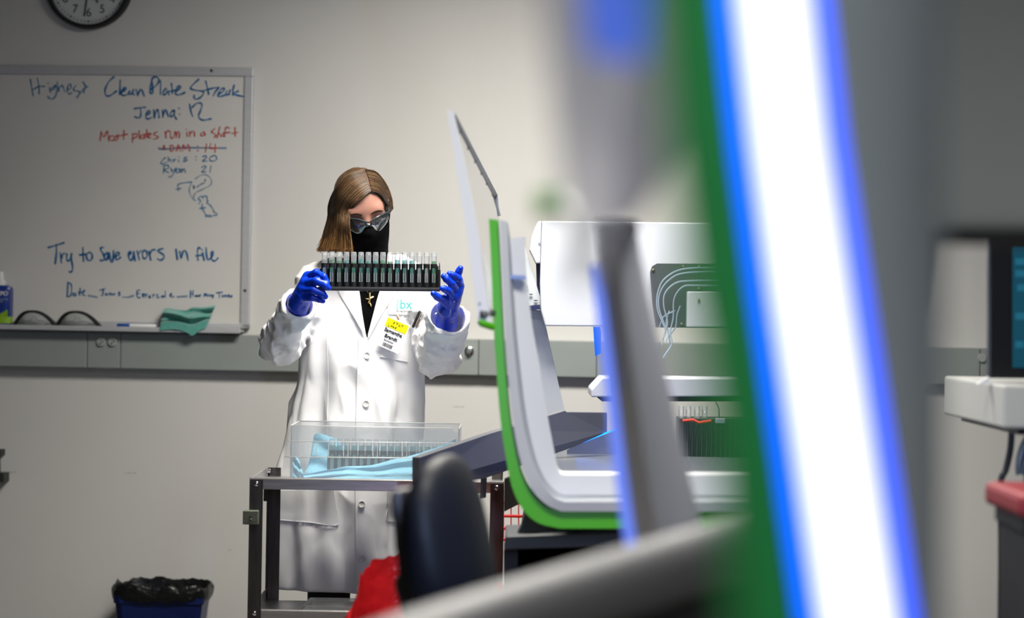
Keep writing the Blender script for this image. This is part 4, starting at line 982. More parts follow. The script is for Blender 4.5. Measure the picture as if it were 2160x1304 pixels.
# clear lid on the lower shelf
ld = MB(); lx0, lx1 = P(628, 1270, 6.85).x, P(760, 1270, 6.85).x; lzz = lz-.034
def lid(u, v):
    e = min(u, 1-u, v, 1-v); x = lerp(lx0, lx1+.12, u); y = lerp(6.78, 7.02, v); return (x, y, lzz+.004+.030*min(1, e*14)-.008*(1 if .1 < u < .9 and .15 < v < .85 else 0))
tag(ld.grid(lid, 50, 30, (0, 0, .002)).build('tote_lid', tp, smooth=True), 'clear plastic lid lying on the cart\'s lower shelf', 'lid')

# ---------------------------------------------------------------- bins
def bin_liner(c, hx, hy, z_rim, drop, amp, seed, lean=None, flare=.02, splay=0.):
    """bag folded over a rim: outside skirt, rim, inside"""
    def fn(u, v):
        th = 2*math.pi*u; ct, st = math.cos(th), math.sin(th); n_ = 4.5
        r = (abs(ct)**n_+abs(st)**n_)**(-1/n_); x, y = r*ct, r*st
        if v < .5: k = v/.5; z = z_rim-drop*(1-k)**1.1; g = 1.04+flare*(1-k)+.04*math.sin(math.pi*k)
        else: k = (v-.5)/.5; z = z_rim-drop*1.3*k; g = 1.04-.09*k
        q = Vector((ct*3+seed, st*3, v*3)); w1 = mn.noise(q*1.1); w2 = abs(mn.noise(q*2.6)); w3 = abs(mn.noise(q*6.1))
        g += amp*(.9*w1-.8*w2-.5*w3)*(.35+.65*abs(2*v-1)); z += amp*.35*(w1-1.2*w2)
        if lean: z += lean(x, y)*(1-abs(2*v-1))
        return (c[0]+x*hx*g*(1-splay*y), c[1]+y*hy*g, z)
    m_ = MB(); nu, nv = 110, 36; vs = [fn(i/nu, j/nv) for j in range(nv+1) for i in range(nu)]
    return m_.add(vs, [(j*nu+i, j*nu+(i+1) % nu, (j+1)*nu+(i+1) % nu, (j+1)*nu+i) for j in range(nv) for i in range(nu)])
def bin_body(c, hx, hy, h, taper=.8, t=.006):
    sec = lambda k, z: [(c[0]+sx*hx*k, c[1]+sy*hy*k, z) for sx, sy in ((-1, -.86), (-.86, -1), (.86, -1), (1, -.86), (1, .86), (.86, 1), (-.86, 1), (-1, .86))]
    L_ = [sec(taper, 0), sec(1, h-.03), sec(1.04, h-.03), sec(1.04, h), sec(.97, h), sec(taper-.03, .012)]; n_ = 8
    m_ = MB(); m_.add([p for q in L_ for p in q], [(i*n_+j, i*n_+(j+1) % n_, (i+1)*n_+(j+1) % n_, (i+1)*n_+j) for i in range(5) for j in range(n_)]+[tuple(range(7, -1, -1)), tuple(range(40, 48))]); return m_
rc_ = (P(925, 1200, 5.55).x, 5.62, 0); zr = P(915, 1200, 5.55).z
redbag = pm('red_bag', (.52, .012, .016), rough=.22, bump=.5, bscale=45, var=.25, vscale=10)
rbn = thing('waste_bin', 'grey bin lined with a shiny red waste bag in front of the cart', 'waste bin', rc_)
bin_body(rc_, .155, .12, zr-.20, .82).build('bin_body', pm('bin_grey', (.25, .25, .26), rough=.5), rbn, bevel=.003)
bin_liner(rc_, .192, .16, zr-.01, .30, .10, 2.3, lambda x, y: -.075*(1-y)-.012*x+.02*math.exp(-((x+.8)**2+(y-.7)**2)*5), .22, .14).build('liner_bag', redbag, rbn, smooth=True)
tcn = wa(340, 1245, .2); tc = WP(tcn[0], 0, .17)
tb_ = thing('trash_can', 'small blue wastebasket with a black liner against the back wall', 'trash can', tc)
hz = P(340, 1236, 8.3).z
bin_body(tc, .150, .113, hz-.034, .8).build('bin_body', pm('can_blue', (.003, .012, .09), rough=.4, var=.1), tb_, bevel=.003)
bin_liner(tc, .158, .120, hz, .05, .035, 7.1).build('liner_bag', pm('black_bag', (.006, .007, .007), rough=.3, bump=.5, bscale=40), tb_, smooth=True)

# ---------------------------------------------------------------- black office chair (its back seen nearly edge-on)
chd = 4.25; ch0 = P(952, 1120, chd)
ch = thing('office_chair', 'black padded office chair turned sideways in front of the red bag', 'chair', (ch0.x, ch0.y, 0))
leather = pm('black_leather', (.005, .006, .009), rough=.5, bump=.05, bscale=240, spec=.16)
CRt = Matrix.Rotation(math.radians(79), 3, 'Z') @ Matrix.Rotation(math.radians(-7), 3, 'X')
def pad_sdf(G):
    g = local(G, ch0, CRt); x, y, z = g; yy = y-.5*x*x
    hz_ = (z+.02)/.155; th = .056-.20*z*.5; u = np.abs(x)/.19
    r = (u**2.6+np.abs(yy/np.maximum(th, .02))**2.4+np.abs(hz_)**2.8)**np.float32(1/2.6)
    return (r-1)*.05
solid('backrest', leather, ch, pad_sdf, (ch0.x-.26, ch0.y-.26, ch0.z-.19), (ch0.x+.26, ch0.y+.26, ch0.z+.19), .007, 2)
def shell_sdf(G):
    g = local(G, ch0+CRt @ Vector((0, .040, -.02)), CRt); x, y, z = g; yy = y-.9*x*x
    return s_box((x, yy, z), (0, 0, 0), (.15, .012, .11), .011)
solid('back_shell', pm('chair_plastic', (.014, .014, .016), rough=.45), ch, shell_sdf, (ch0.x-.24, ch0.y-.24, ch0.z-.16), (ch0.x+.24, ch0.y+.24, ch0.z+.16), .007, 2)
sc0 = Vector((ch0.x-.02, ch0.y-.0, .50))+CRt @ Vector((0, -.24, 0)); sc0.z = .50
solid('seat', leather, ch, lambda G: s_box(local(G, sc0, Matrix.Rotation(math.radians(62), 3, 'Z')), (0, 0, 0), (.23, .22, .045), .04), (sc0.x-.34, sc0.y-.34, .42), (sc0.x+.34, sc0.y+.34, .58), .01, 2)
k0 = ch0+CRt @ Vector((0, .055, -.04)); k1 = Vector((k0.x, k0.y, .52)); MB().tube(crom([k0, lerp(k0, k1, .5)+CRt @ Vector((0, .02, 0)), k1, sc0+Vector((0, 0, -.05))], 6), .018, 10, flat=.6).build('back_bar', MATS['chair_plastic'], ch, smooth=True)
kb = P(856, 1240, 4.3); MB().tube([kb+Vector((.10, .03, -.02)), kb+Vector((.03, .0, 0)), kb], [.010, .012, .014], 10).build('adjuster_arm', MATS['chair_plastic'], ch, smooth=True)
solid('adjuster_knob', MATS['chair_plastic'], ch, lambda G: s_cap(G, kb+Vector((0, 0, .008)), kb+Vector((.012, -.01, -.035)), .022, .020), (kb.x-.06, kb.y-.06, kb.z-.09), (kb.x+.06, kb.y+.06, kb.z+.06), .006, 2)
MB().tube([(sc0.x, sc0.y, .46), (sc0.x, sc0.y, .12)], .028, 14).build('gas_column', steel_d, ch, smooth=True)
for i in range(5):
    th = math.radians(72*i+20); d = Vector((math.cos(th), math.sin(th), 0)); c = Vector((sc0.x, sc0.y, .11))
    lg = MB().tube([c, c+d*.28+Vector((0, 0, -.03))], [.026, .016], 10).build('star_leg', MATS['chair_plastic'], ch, smooth=True)
    e = c+d*.29; MB().tube([(e.x-.014*d.y, e.y+.014*d.x, .03), (e.x+.014*d.y, e.y-.014*d.x, .03)], .03, 14).build('caster', MATS['caster_rubber'], lg, smooth=True)

# ---------------------------------------------------------------- far liquid handling workstation
AXV = (P(1174, 652, 1)-CAM).normalized()
mwhite = pm('machine_white', (.58, .60, .64), rough=.42, bump=.01); mgrey = pm('machine_grey', (.105, .108, .12), rough=.5, var=.04)
mgreen = pm('machine_green', (.06, .36, .003), rough=.38); mdark = pm('machine_dark', (.02, .022, .026), rough=.5); mmid = pm('machine_mid', (.34, .37, .42), rough=.5)
mf = thing('liquid_handler', 'white lab automation machine with green curved edge behind the cart', 'lab machine', (P(1250, 1100, 6).x, 6.3, 0))
def poly(pts, d, sm=True, n=6):
    q = crom([(x, y, 0) for x, y in pts], n) if sm else [Vector((x, y, 0)) for x, y in pts]
    return [P(p.x, p.y, d(p.x) if callable(d) else d) for p in q]
D1 = 5.45
o_ = [(1031, 462), (1036, 560), (1041, 690), (1047, 780), (1055, 880), (1067, 965), (1081, 1030), (1103, 1075), (1135, 1103), (1180, 1115)]
i_ = [(1050, 464), (1055, 560), (1061, 690), (1067, 780), (1076, 880), (1090, 962), (1105, 1012), (1126, 1046), (1152, 1069), (1182, 1079)]
def tail(q, y, xs): return q+[P(x, y+(x-1180)*.003, D1) for x in xs]
XS = (1250, 1320, 1460, 1640)
MB().band(tail(poly(o_, D1), 1115, XS), tail(poly(i_, D1), 1079, XS), AXV*.10).build('green_edge', mgreen, mf, smooth=True)
i2 = [(1054, 464), (1059, 560), (1065, 690), (1071, 780), (1081, 880), (1096, 962), (1111, 1010), (1131, 1043), (1156, 1066), (1184, 1078)]
i3 = [(1070, 468), (1074, 560), (1081, 690), (1089, 780), (1101, 880), (1120, 962), (1138, 1008), (1156, 1034), (1172, 1050), (1190, 1057)]
MB().band([p-AXV*.012 for p in tail(poly(i2, D1), 1078, XS)], [p-AXV*.02 for p in tail(poly(i3, D1), 1057, XS)], AXV*.10).build('outer_trim', mwhite, mf, smooth=True)
i4 = [(1076, 503), (1081, 580), (1089, 690), (1098, 780), (1111, 880), (1129, 962), (1146, 1004), (1163, 1028), (1177, 1040), (1192, 1046)]
i5 = [(1106, 498), (1109, 580), (1122, 690), (1138, 780), (1154, 880), (1168, 955), (1174, 985), (1179, 998), (1186, 1003), (1200, 1004)]
MB().band([p+AXV*.02 for p in tail(poly(i4, D1), 1046, XS)], [p+AXV*.03 for p in tail(poly(i5, D1), 1004, XS)], AXV*.12).build('inner_trim', mwhite, mf, smooth=True)
MB().band([p-AXV*.004 for p in tail(poly(i3, D1), 1056, XS)], [p+AXV*.012 for p in tail(poly(i4, D1), 1047, XS)], AXV*.06).build('trim_shadow', mmid, mf, smooth=True)  # grey band painted for the shadowed line between the trims
MB().prism(poly([(1074, 580), (1108, 582), (1110, 590), (1075, 588)], D1-.002, False), AXV*.02).build('joint_band', pm('joint_blue', (.18, .26, .55), rough=.4), mf)
# raised front window
wn = MB().band(poly([(943, 231), (964, 370), (985, 500), (1009, 690)], 5.42), poly([(957, 236), (986, 370), (1010, 500), (1036, 690)], 5.42), AXV*.025).build('window_frame', pm('frame_pale', (.66, .68, .72), rough=.4), mf, smooth=True)
sk = MB(); tr = [P(957, 243, 5.44), P(1044, 411, 7.35), P(1053, 456, 7.35)]
sk.tube(tr, [.006, .008, .006], 4); sk.build('window_rail', pm('rail_slate', (.12, .14, .17), rough=.45), mf)
sw = MB()
for t in (.18, .38, .55, .70, .83, .97):
    # points spaced along the rail as they appear in depth
    p = tr[0].lerp(tr[1], t/(t+(1-t)*7.35/5.44)); sw.tube([p+Vector((-.002, -.012, -.004)), p+Vector((-.004, -.014, -.012))], .0035, 8)
sw.build('rail_bolt', mdark, mf, smooth=True)
MB().add([P(957, 245, 5.44), P(1044, 411, 7.35), P(1053, 456, 7.35), P(1062, 690, 7.35), P(1034, 690, 5.44)], [(0, 1, 2, 3, 4)]).build('window_pane', clear_mat('window_glass', (.8, .83, .87), .05, .05, .1), mf)
MB().tube([P(1010, 677, 5.4), P(1016, 682, 5.4), P(1040, 690, 5.42)], [.006, .008, .008], 10).build('latch_handle', mgreen, mf, smooth=True)
MB().tube([P(1018, 664, 5.41), P(1040, 660, 5.45)], .008, 8).build('hinge', mgrey, mf, smooth=True)
db = MB()
for x, y in ((1012, 640), (1015, 656)): db.lathe([(.003, 0), (.002, .0015)], P(x, y, 5.418), Ry, 10)
db.build('screw', mmid, mf)
# inside: arm cover, tubing panel, shelf, deck
cwhite = pm('cover_white', (.46, .48, .53), rough=.45)
MB().prism(poly([(1143, 466), (1660, 472), (1660, 692), (1150, 688), (1141, 655), (1139, 600), (1140, 555)], 7.25, False), (0, .16, 0)).build('arm_cover', cwhite, mf, bevel=.004)
MB().prism(poly([(1135, 467), (1142.4, 466), (1139.4, 555), (1131, 556), (1117, 527), (1120, 504), (1127, 483)], 7.252, False), (0, .15, 0)).build('cover_end', cwhite, mf, bevel=.003)
MB().prism(poly([(1131, 556), (1139, 556), (1140, 655), (1134, 640)], 7.30, False), (0, .08, 0)).build('cable_gap', pm('navy_plastic', (.01, .015, .06), rough=.5), mf)
MB().lathe([(.004, 0), (.003, .002)], P(1138, 511, 7.249), Ry, 10).build('screw', mmid, mf)
tpn = MB().prism(poly([(1372, 574), (1376, 562), (1386, 556), (1660, 557), (1660, 693), (1384, 691), (1377, 640)], 7.22, False), (0, .028, 0)).build('tubing_panel', pm('panel_slate', (.045, .052, .058), rough=.5), mf)
MB().prism(poly([(1450, 615), (1660, 615), (1660, 690), (1449, 690)], 7.17, False), (0, .05, 0)).build('valve_box', cwhite, mf, bevel=.003)
lb = MB()
for x, y, d in ((1378, 569, 7.219), (1441, 562, 7.219), (1475, 562, 7.219), (1474, 608, 7.219), (1438, 683, 7.219), (1474, 633, 7.169)): lb.lathe([(.0045, 0), (.0035, .003), (.001, .0034)], P(x, y, d), Ry, 10)
lb.build('screw', pm('brass', (.55, .45, .25), rough=.3, metal=1), mf, smooth=True)
hose = clear_mat('hose_clear', (.55, .68, .80), .5, .15, .3)
for pts in ([(1560, 566), (1450, 566), (1405, 585), (1388, 615), (1386, 650), (1397, 680), (1404, 700), (1398, 715)], [(1560, 573), (1450, 575), (1412, 590), (1392, 618), (1390, 650), (1402, 685), (1410, 705), (1404, 722)], [(1560, 592), (1460, 592), (1425, 597), (1403, 618), (1400, 645), (1408, 680), (1402, 700), (1396, 728)],
            [(1560, 604), (1470, 602), (1440, 605), (1422, 630), (1420, 670), (1414, 700), (1417, 725), (1405, 745), (1398, 755)], [(1435, 645), (1428, 665), (1425, 690), (1412, 710), (1414, 730), (1402, 750)], [(1424, 655), (1400, 668), (1391, 690)], [(1412, 655), (1405, 680), (1410, 700)]):
    MB().tube(crom([P(x, y, 7.19-.004*i) for i, (x, y) in enumerate(pts)], 5), .0022, 7).build('hose', hose, mf, smooth=True)
MB().prism(poly([(1247, 822), (1270, 797), (1660, 799), (1660, 837), (1247, 838)], 7.02, False), (0, .30, 0)).build('shelf', cwhite, mf, bevel=.004)
MB().prism(poly([(1260, 839), (1660, 839), (1660, 847), (1270, 847)], 7.05, False), (0, .22, 0)).build('shelf_underside', mdark, mf)  # dark slab along the bottom of the shelf
def strip_d(x): return 6.25+(x-885)/395*.62
MB().prism(poly([(885, 965), (1035, 914), (1062, 906), (1192, 866), (1196, 869), (1281, 870), (1281, 912), (1212, 943), (1080, 990), (1022, 1010), (885, 1024)], strip_d, False), Vector((-.02, .012, 0))).build('loading_plate', mgrey, mf, bevel=.002)
MB().prism(poly([(1014, 1010), (1027, 1008), (1025, 1050), (1013, 1052)], 6.44, False), (0, .03, 0)).build('plate_bracket', mdark, mf)
MB().prism(poly([(1064, 1012), (1086, 1002), (1088, 1020), (1078, 1026), (1100, 1042), (1098, 1062), (1063, 1080)], 6.55, False), (0, .05, 0)).build('plate_bracket', pm('bracket_black', (.02, .02, .02), rough=.5), mf)
MB().prism(poly([(1108, 652), (1142, 655), (1152, 690), (1192, 872), (1150, 880)], 7.32, False), (0, .06, 0)).build('rear_post', mmid, mf, bevel=.003)
MB().prism(poly([(1104, 512), (1140, 628), (1140, 651), (1100, 651)], 7.27, False), (0, .03, 0)).build('hinge_plate', pm('plate_pale', (.42, .45, .46), rough=.5), mf, bevel=.002)
sl_ = MB()
for x, y in ((1110, 605), (1120, 621), (1130, 634)): sl_.box(P(x, y, 7.265), (.010, .004, .003))
sl_.build('slot', mdark, mf)
MB().prism(poly([(1114, 645), (1139, 643), (1139, 653), (1117, 655)], 7.255, False), (0, .01, 0)).build('connector', MATS['navy_plastic'], mf)
dz = .868
MB().hexa([P(1176, 1000, 5.58).xy.to_3d()+Vector((0, 0, dz-.02)), P(1700, 1000, 5.58).xy.to_3d()+Vector((0, 0, dz-.02)), Vector((P(1700, 960, 7.3).x, 7.3, dz-.02)), Vector((P(1150, 960, 7.3).x, 7.3, dz-.02)),
           P(1176, 1000, 5.58).xy.to_3d()+Vector((0, 0, dz)), P(1700, 1000, 5.58).xy.to_3d()+Vector((0, 0, dz)), Vector((P(1700, 960, 7.3).x, 7.3, dz)), Vector((P(1150, 960, 7.3).x, 7.3, dz))]).build('deck', pm('deck_grey', (.09, .10, .12), rough=.25), mf)
MB().prism(poly([(1212, 940), (1300, 908), (1320, 908), (1320, 964), (1196, 964), (1196, 950)], 6.92, False), (0, .02, 0)).build('deck_panel', pm('deck_panel', (.11, .12, .15), rough=.35), mf)
MB().tube([P(1195, 964, 6.9), P(1660, 968, 6.9)], .003, 6).build('deck_rail', steel, mf)
MB().tube([P(1300, 905, 6.86), P(1216, 938, 6.86)], .0025, 6).build('deck_glow_strip', glow_mat('deck_glow', LED_BLUE, 8), mf)  # glowing strip added to tint the deck blue
MB().prism(poly([(1252, 690), (1266, 690), (1268, 700), (1268, 745), (1256, 752)], 7.2, False), (0, .03, 0)).build('status_lamp', glow_mat('blue_lamp', (0, .16, 1), 1.1), mf)
MB().prism(poly([(1118, 1112), (1660, 1118), (1660, 1500), (1092, 1500), (1092, 1150)], 5.75, False), AXV*1.5).build('stand', pm('stand_black', (.012, .013, .015), rough=.55), mf)
MB().prism(poly([(1066, 1132), (1330, 1122), (1330, 1152), (1064, 1160)], 5.65, False), (0, .3, 0)).build('stand_ledge', pm('ledge_dark', (.05, .052, .058), rough=.5), mf, bevel=.003)
MB().prism(poly([(1062, 1160), (1330, 1152), (1330, 1600), (1062, 1600)], 5.75, False), (0, .2, 0)).build('stand_leg', MATS['stand_black'], mf)
MB().prism(poly([(1084, 1140), (1100, 1108), (1112, 1066), (1140, 1070), (1230, 1118), (1230, 1140)], 5.72, False), (0, .06, 0)).build('stand_gusset', pm('gusset_grey', (.05, .05, .052), rough=.6), mf)
for x in (1630, 1650):
    b_ = P(x, 700, 7.36); MB().box((b_.x, 7.40, (dz+1.20)/2), (.022, .05, 1.20-dz)).build('rear_support', mmid, mf)
# sample carrier with tubes on the deck
ca = thing('sample_carrier', 'black ribbed sample carrier on the far machine\'s deck', 'tube carrier', P(1530, 968, 6.9))
cm = MB().prism(poly([(1432, 882), (1640, 884), (1640, 970), (1432, 970)], 6.90, False), (0, .12, 0)).build('carrier_body', mdark, ca, bevel=.003)
rbm = MB()
for i in range(20):
    x = 1440+i*10; rbm.box(P(x, 928, 6.893), (.004, .014, .105))
rbm.build('rib', pm('carrier_rib', (.035, .037, .04), rough=.4), ca, bevel=.0008)
MB().tube([P(1440, 888, 6.885), P(1462, 886, 6.88), P(1474, 892, 6.88), P(1500, 888, 6.885)], .004, 8).build('red_clip', pm('clip_red', (.5, .03, .015), rough=.4), ca, smooth=True)
MB().box(P(1519, 888, 6.885), (.028, .012, .014)).build('bracket_clip', mmid, ca, bevel=.002)
MB().tube(crom([P(1510, 849, 6.95), P(1516, 862, 6.93), P(1517, 884, 6.89)], 4), .002, 6).build('wire', mdark, ca, smooth=True)
for i, x in enumerate((1437, 1452, 1470, 1486)):
    t = make_tube('clear', 0); t['label'] = 'short empty clear tube standing in the ribbed carrier'; t['group'] = 'tubes in the far carrier'
    b = P(x, 882, 6.92+.02*(i % 2)); t.location = b+Vector((0, 0, -.078))
# red wire basket behind the stand
wbk = thing('wire_basket', 'red wire basket partly hidden beside the cart\'s right leg', 'basket', P(1080, 1142, 7.5)); rw = pm('red_wire', (.50, .012, .012), rough=.35)
bk = MB()
for y, r in ((1064, .003), (1090, .005), (1116, .006), (1140, .005)):
    bk.tube([P(1040, y-2, 7.5), P(1040+160, y+1, 7.5), P(1200, y+1, 7.85), P(1040, y-2, 7.85)], r, 8, closed=True)
bk.build('wire', rw, wbk, smooth=True)
bk = MB()
for x in range(1046, 1200, 16): bk.tube([P(x, 1062, 7.5), P(x, 1141, 7.5), P(x, 1141, 7.85), P(x, 1062, 7.85)], .002, 6)
bk.build('upright', rw, wbk, smooth=True)
bz0 = P(1100, 1142, 7.5).z
fb = MB()
for x in (1045, 1195):
    for d in (7.5, 7.85): q = P(x, 1141, d); fb.tube([q, (q.x, q.y, 0)], .008, 8)
fb.build('post', rw, wbk, smooth=True)

# ---------------------------------------------------------------- near workstation, close to the lens and far out of focus
mn_ = thing('liquid_handler', 'blurred lab machine with glowing blue-white light strip close at right', 'lab machine', (P(1600, 1200, 1.5).x, 1.8, 0))
def edge(pts): 
    ys = [-160, -80, 0, 150, 300, 450, 600, 750, 900, 1100, 1304, 1420, 1500]
    xs = np.interp(ys, [p[1] for p in pts], [p[0] for p in pts]); return list(zip(xs, ys))
gl = edge([(1370, -160), (1392, 0), (1418, 300), (1455, 600), (1512, 900), (1548, 1304), (1568, 1500)])
sl = edge([(1532, -160), (1547, 0), (1580, 300), (1620, 600), (1665, 900), (1723, 1304), (1752, 1500)])
sr = edge([(1696, -160), (1713, 0), (1745, 300), (1790, 600), (1835, 900), (1895, 1304), (1924, 1500)])
sl = [(x+14, y) for x, y in sl]; sr = [(x-14, y) for x, y in sr]
c0 = [(x+42, y) for x, y in sl]; c1 = [(x-42, y) for x, y in sr]
DN = 0.98
MB().band(poly(gl, DN, False), poly([(x-2, y) for x, y in sl], DN, False), AXV*.05).build('green_edge', pm('machine_green_dark', (.009, .17, .038), rough=.45), mn_, smooth=True)
lsx = MB().band(poly(sl, DN-.003, False), poly(sr, DN-.003, False), AXV*.02).build('glow_strip', glow_mat('led_blue', (0, .065, 1), 7.0), mn_, smooth=True)
MB().band(poly(c0, DN-.005, False), poly(c1, DN-.005, False), AXV*.004).build('blown_core', glow_mat('blown_white', (.95, .86, 1.0), 4.5), lsx, smooth=True)  # white glow painted for the overexposed middle of the blue strip
def blue_lamp(name, a, b, aim, power, col=(.42, .55, 1.0)):
    l = bpy.data.lights.new(name, 'AREA'); l.shape = 'RECTANGLE'; l.size = .02; l.size_y = (b-a).length; l.energy = power; l.color = col
    o = bpy.data.objects.new(name, l); COL.objects.link(o); z = -(aim-(a+b)/2).normalized(); y = (b-a).normalized(); x = y.cross(z).normalized(); z = x.cross(y)
    m = Matrix.Identity(4); c = (a+b)/2
    for i in range(3): m[i][0] = x[i]; m[i][1] = y[i]; m[i][2] = z[i]; m[i][3] = c[i]
    o.matrix_world = m
blue_lamp('edge_fill', P(1292, 1150, 3.5), P(1222, 500, 3.5), P(1110, 800, 5.4), 10, (.5, .62, 1.0))  # unseen lamp added to throw LED-coloured light on the far trims
blue_lamp('deck_fill', P(1345, 990, 6.3), P(1345, 880, 6.3), P(1210, 965, 6.6), .8, (.06, .2, 1.0))  # unseen blue lamp added to colour the far deck
npan = pm('near_panel', (.235, .285, .34), rough=.5, var=.04)
MB().band(poly(sr, DN, False), [P(1992, y, 1.6) for x, y in sr], AXV*.03).build('side_panel', npan, mn_, smooth=True)
MB().prism(poly([(1930, -260), (2600, -260), (2600, 490), (1950, 486)], 2.9, False), AXV*.06).build('hood', pm('hood_grey', (.58, .65, .68), rough=.5), mn_, bevel=.01)
MB().prism(poly([(1955, 484), (2600, 490), (2600, 524), (1965, 514)], 2.88, False), AXV*.03).build('gasket', mdark, mn_)
MB().prism(poly([(1955, 514), (1990, 514), (1978, 650), (1950, 650)], 2.6, False), AXV*.02).build('gasket', mdark, mn_)
cb = P(2570, 400, 2.95); MB().box((cb.x, 3.0, (cb.z)/2), (.05, .06, cb.z)).build('hood_column', MATS['hood_grey'], mn_)
# far upright of the near machine, with its own light edge
bl = [(1246, 560), (1249, 590), (1274, 800), (1297, 1000), (1322, 1180)]; br_ = [(1269, 560), (1272, 590), (1298, 800), (1322, 1000), (1347, 1180)]
lf = [(1304, 470), (1311, 590), (1338, 800), (1366, 1000), (1394, 1180)]; rg_ = [(1342, 470), (1362, 590), (1409, 800), (1453, 1000), (1494, 1180)]
MB().band(poly(bl, 3.3), poly(br_, 3.3), AXV*.02).build('light_edge', glow_mat('led_edge', (.17, .27, 1.0), 1.05), mn_, smooth=True)
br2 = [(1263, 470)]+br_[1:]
MB().band(poly(br2, 3.29), poly(lf, 3.26), AXV*.06).build('upright_lit_side', pm('upright_lit_grey', (.80, .80, .82), rough=.5), mn_, smooth=True)  # lit left side of the upright, painted as a paler facet
up = MB(); up.band(poly(lf, 3.26), poly(rg_, 3.36), AXV*.06)
up.build('upright', pm('upright_grey', (.50, .53, .63), rough=.5), mn_, smooth=True)
MB().prism(poly([(1262, 462), (1346, 466), (1350, 490), (1262, 488)], 3.24, False), AXV*.12).build('upright_cap', mdark, mn_, bevel=.004)
ba = [P(700, 1445, 2.25), P(900, 1367, 2.40), P(1150, 1284, 2.6), (P(1400, 1204, 2.8)), P(1640, 1135, 3.0)]
MB().tube(crom(ba, 6), .040, 20).build('base_rail', pm('rail_grey', (.16, .165, .185), rough=.45), mn_, smooth=True)
MB().band([p+Vector((0, .02, -.02)) for p in crom(ba, 4)], [Vector((p.x, p.y+.02, 0.02)) for p in crom(ba, 4)], Vector((.02, .05, 0))).build('base_skirt', pm('skirt_dark', (.055, .056, .065), rough=.5), mn_)
# raised window, its strut and handle
MB().prism(poly([(1120, -260), (1330, -260), (1330, 120), (1318, 420), (1262, 560), (1232, 610), (1206, 560), (1176, 330), (1150, 80)], 1.40, False), AXV*.006).build('window_pane', clear_mat('near_window', (.74, .75, .76), .38, .3, .1), mn_)
MB().prism(poly([(1350, -260), (1545, -260), (1500, 120), (1440, 300), (1368, 430), (1338, 470), (1298, 470), (1304, 300), (1330, 100)], 1.62, False), AXV*.03).build('strut', pm('strut_grey', (.26, .265, .28), rough=.5), mn_)
MB().prism(poly([(1215, -200), (1380, -200), (1360, 130), (1240, 110)], 1.36, False), AXV*.01).build('glow_strip', glow_mat('glow_top', (.10, .20, .85), .8), mn_)  # glowing slab put in for the blue LED reflection in the window
MB().tube([P(1128, 432, 1.9), P(1185, 428, 1.9)], .011, 10).build('handle', pm('handle_green', (.12, .50, .06), rough=.4), mn_, smooth=True)
MB().tube([P(1185, 428, 1.9), P(1215, 470, 1.7), P(1225, 590, 1.45)], .008, 8).build('handle_arm', clear_mat('handle_clear', (.45, .6, .45), .35, .3, .1), mn_, smooth=True)

# ---------------------------------------------------------------- bench with monitor at the right edge
bn = thing('bench', 'grey-white bench end behind the near machine at the right edge', 'bench', (P(2250, 900, 5.4).x, 5.5, 0))
bzT = P(2100, 812, 5.2).z; bx0 = P(2000, 850, 5.85).x; bx1 = bx0+.75
MB().box(((bx0+bx1)/2, 5.55, bzT-.047), (bx1-bx0, .7, .094)).build('worktop', pm('bench_white', (.42, .43, .42), rough=.5), bn, bevel=.006)
MB().box(((bx0+bx1)/2+.02, 5.56, bzT-.101), (bx1-bx0-.04, .66, .014)).build('under_shadow', mdark, bn)  # dark slab painted in for the shadow line below the worktop
for x in (bx0+.38, bx1-.03): MB().box((x, 5.8, (bzT-.1)/2), (.05, .05, bzT-.1)).build('leg', mgrey, bn)
mo = thing('monitor', 'black computer monitor with a blue screen standing on the bench', 'monitor', (P(2250, 800, 5.4).x, 5.42, bzT))
MB().prism(poly([(2086, 498), (2500, 500), (2500, 802), (2086, 798)], 5.35, False), (0, .03, 0)).build('bezel', pm('monitor_black', (.008, .009, .011), rough=.3), mo, bevel=.004)
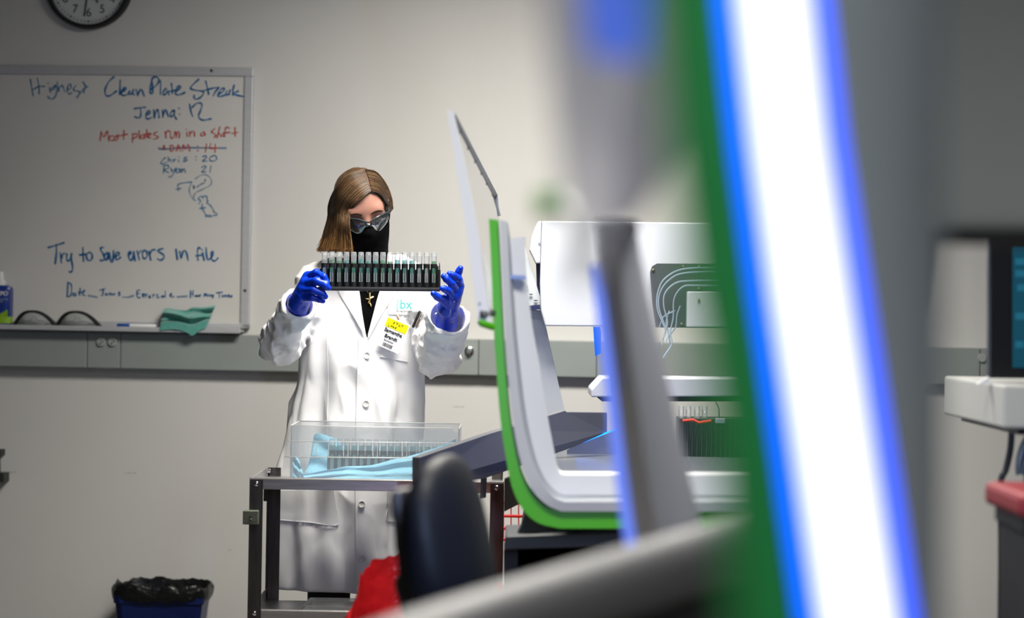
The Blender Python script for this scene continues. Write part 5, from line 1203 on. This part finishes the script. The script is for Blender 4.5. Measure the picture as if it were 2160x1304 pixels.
sc2 = MB().prism(poly([(2136, 522), (2480, 524), (2480, 778), (2136, 776)], 5.348, False), (0, .004, 0)).build('screen', glow_mat('screen_blue', (.02, .14, .22), .5), mo)
for y, x0, x1 in ((545, 2142, 2200), (570, 2142, 2200), (600, 2146, 2200), (660, 2142, 2170), (720, 2142, 2160)): MB().prism(poly([(x0, y), (x1, y), (x1, y+14), (x0, y+14)], 5.346, False), (0, .001, 0)).build('screen_window', glow_mat('screen_light', (.03, .22, .34), .6), sc2)
mo_b = P(2300, 800, 5.37); MB().box((mo_b.x, 5.40, (mo_b.z+bzT)/2), (.05, .02, max(.02, mo_b.z-bzT)+.06)).build('stand_neck', mdark, mo); MB().box((mo_b.x, 5.42, bzT+.006), (.22, .18, .012)).build('stand_base', mdark, mo, bevel=.003)
MB().prism([P(2062, 811, 5.33), P(2088, 811, 5.33), P(2086, 795, 5.33)], (0, .02, 0)).build('corner_wedge', mwhite, mo)
MB().tube(crom([P(2134, 912, 5.4), P(2131, 950, 5.4), P(2122, 990, 5.4), P(2110, 1030, 5.4), P(2112, 1200, 5.42), Vector((P(2115, 1200, 5.42).x, 5.42, .006))], 6), .0075, 8).build('power_cable', mdark, smooth=True)
tag(bpy.data.objects['power_cable'], 'black cable hanging down from the bench', 'cable')
h2 = MB().tube(crom([P(2175, 912, 5.3), P(2156, 955, 5.3), P(2152, 1000, 5.3), P(2170, 1060, 5.3), Vector((P(2170, 1060, 5.3).x, 5.3, .01))], 6), .010, 8).build('hose', pm('hose_slate', (.10, .13, .16), rough=.3), smooth=True)
tag(h2, 'grey-blue hose hanging under the bench at the right edge', 'hose')
wz = P(2150, 1032, 4.5).z; wx0 = P(2082, 1050, 4.64).x
wbn = thing('waste_bin', 'black bin with dark red lid under the bench', 'waste bin', (wx0+.17, 4.5, 0))
bin_body((wx0+.17, 4.5, 0), .15, .15, wz-.04, .85).build('bin_body', mdark, wbn, bevel=.004)
MB().box((wx0+.17, 4.5, wz-.02), (.34, .34, .045)).build('lid', pm('lid_red', (.22, .012, .02), rough=.4), wbn, bevel=.012)
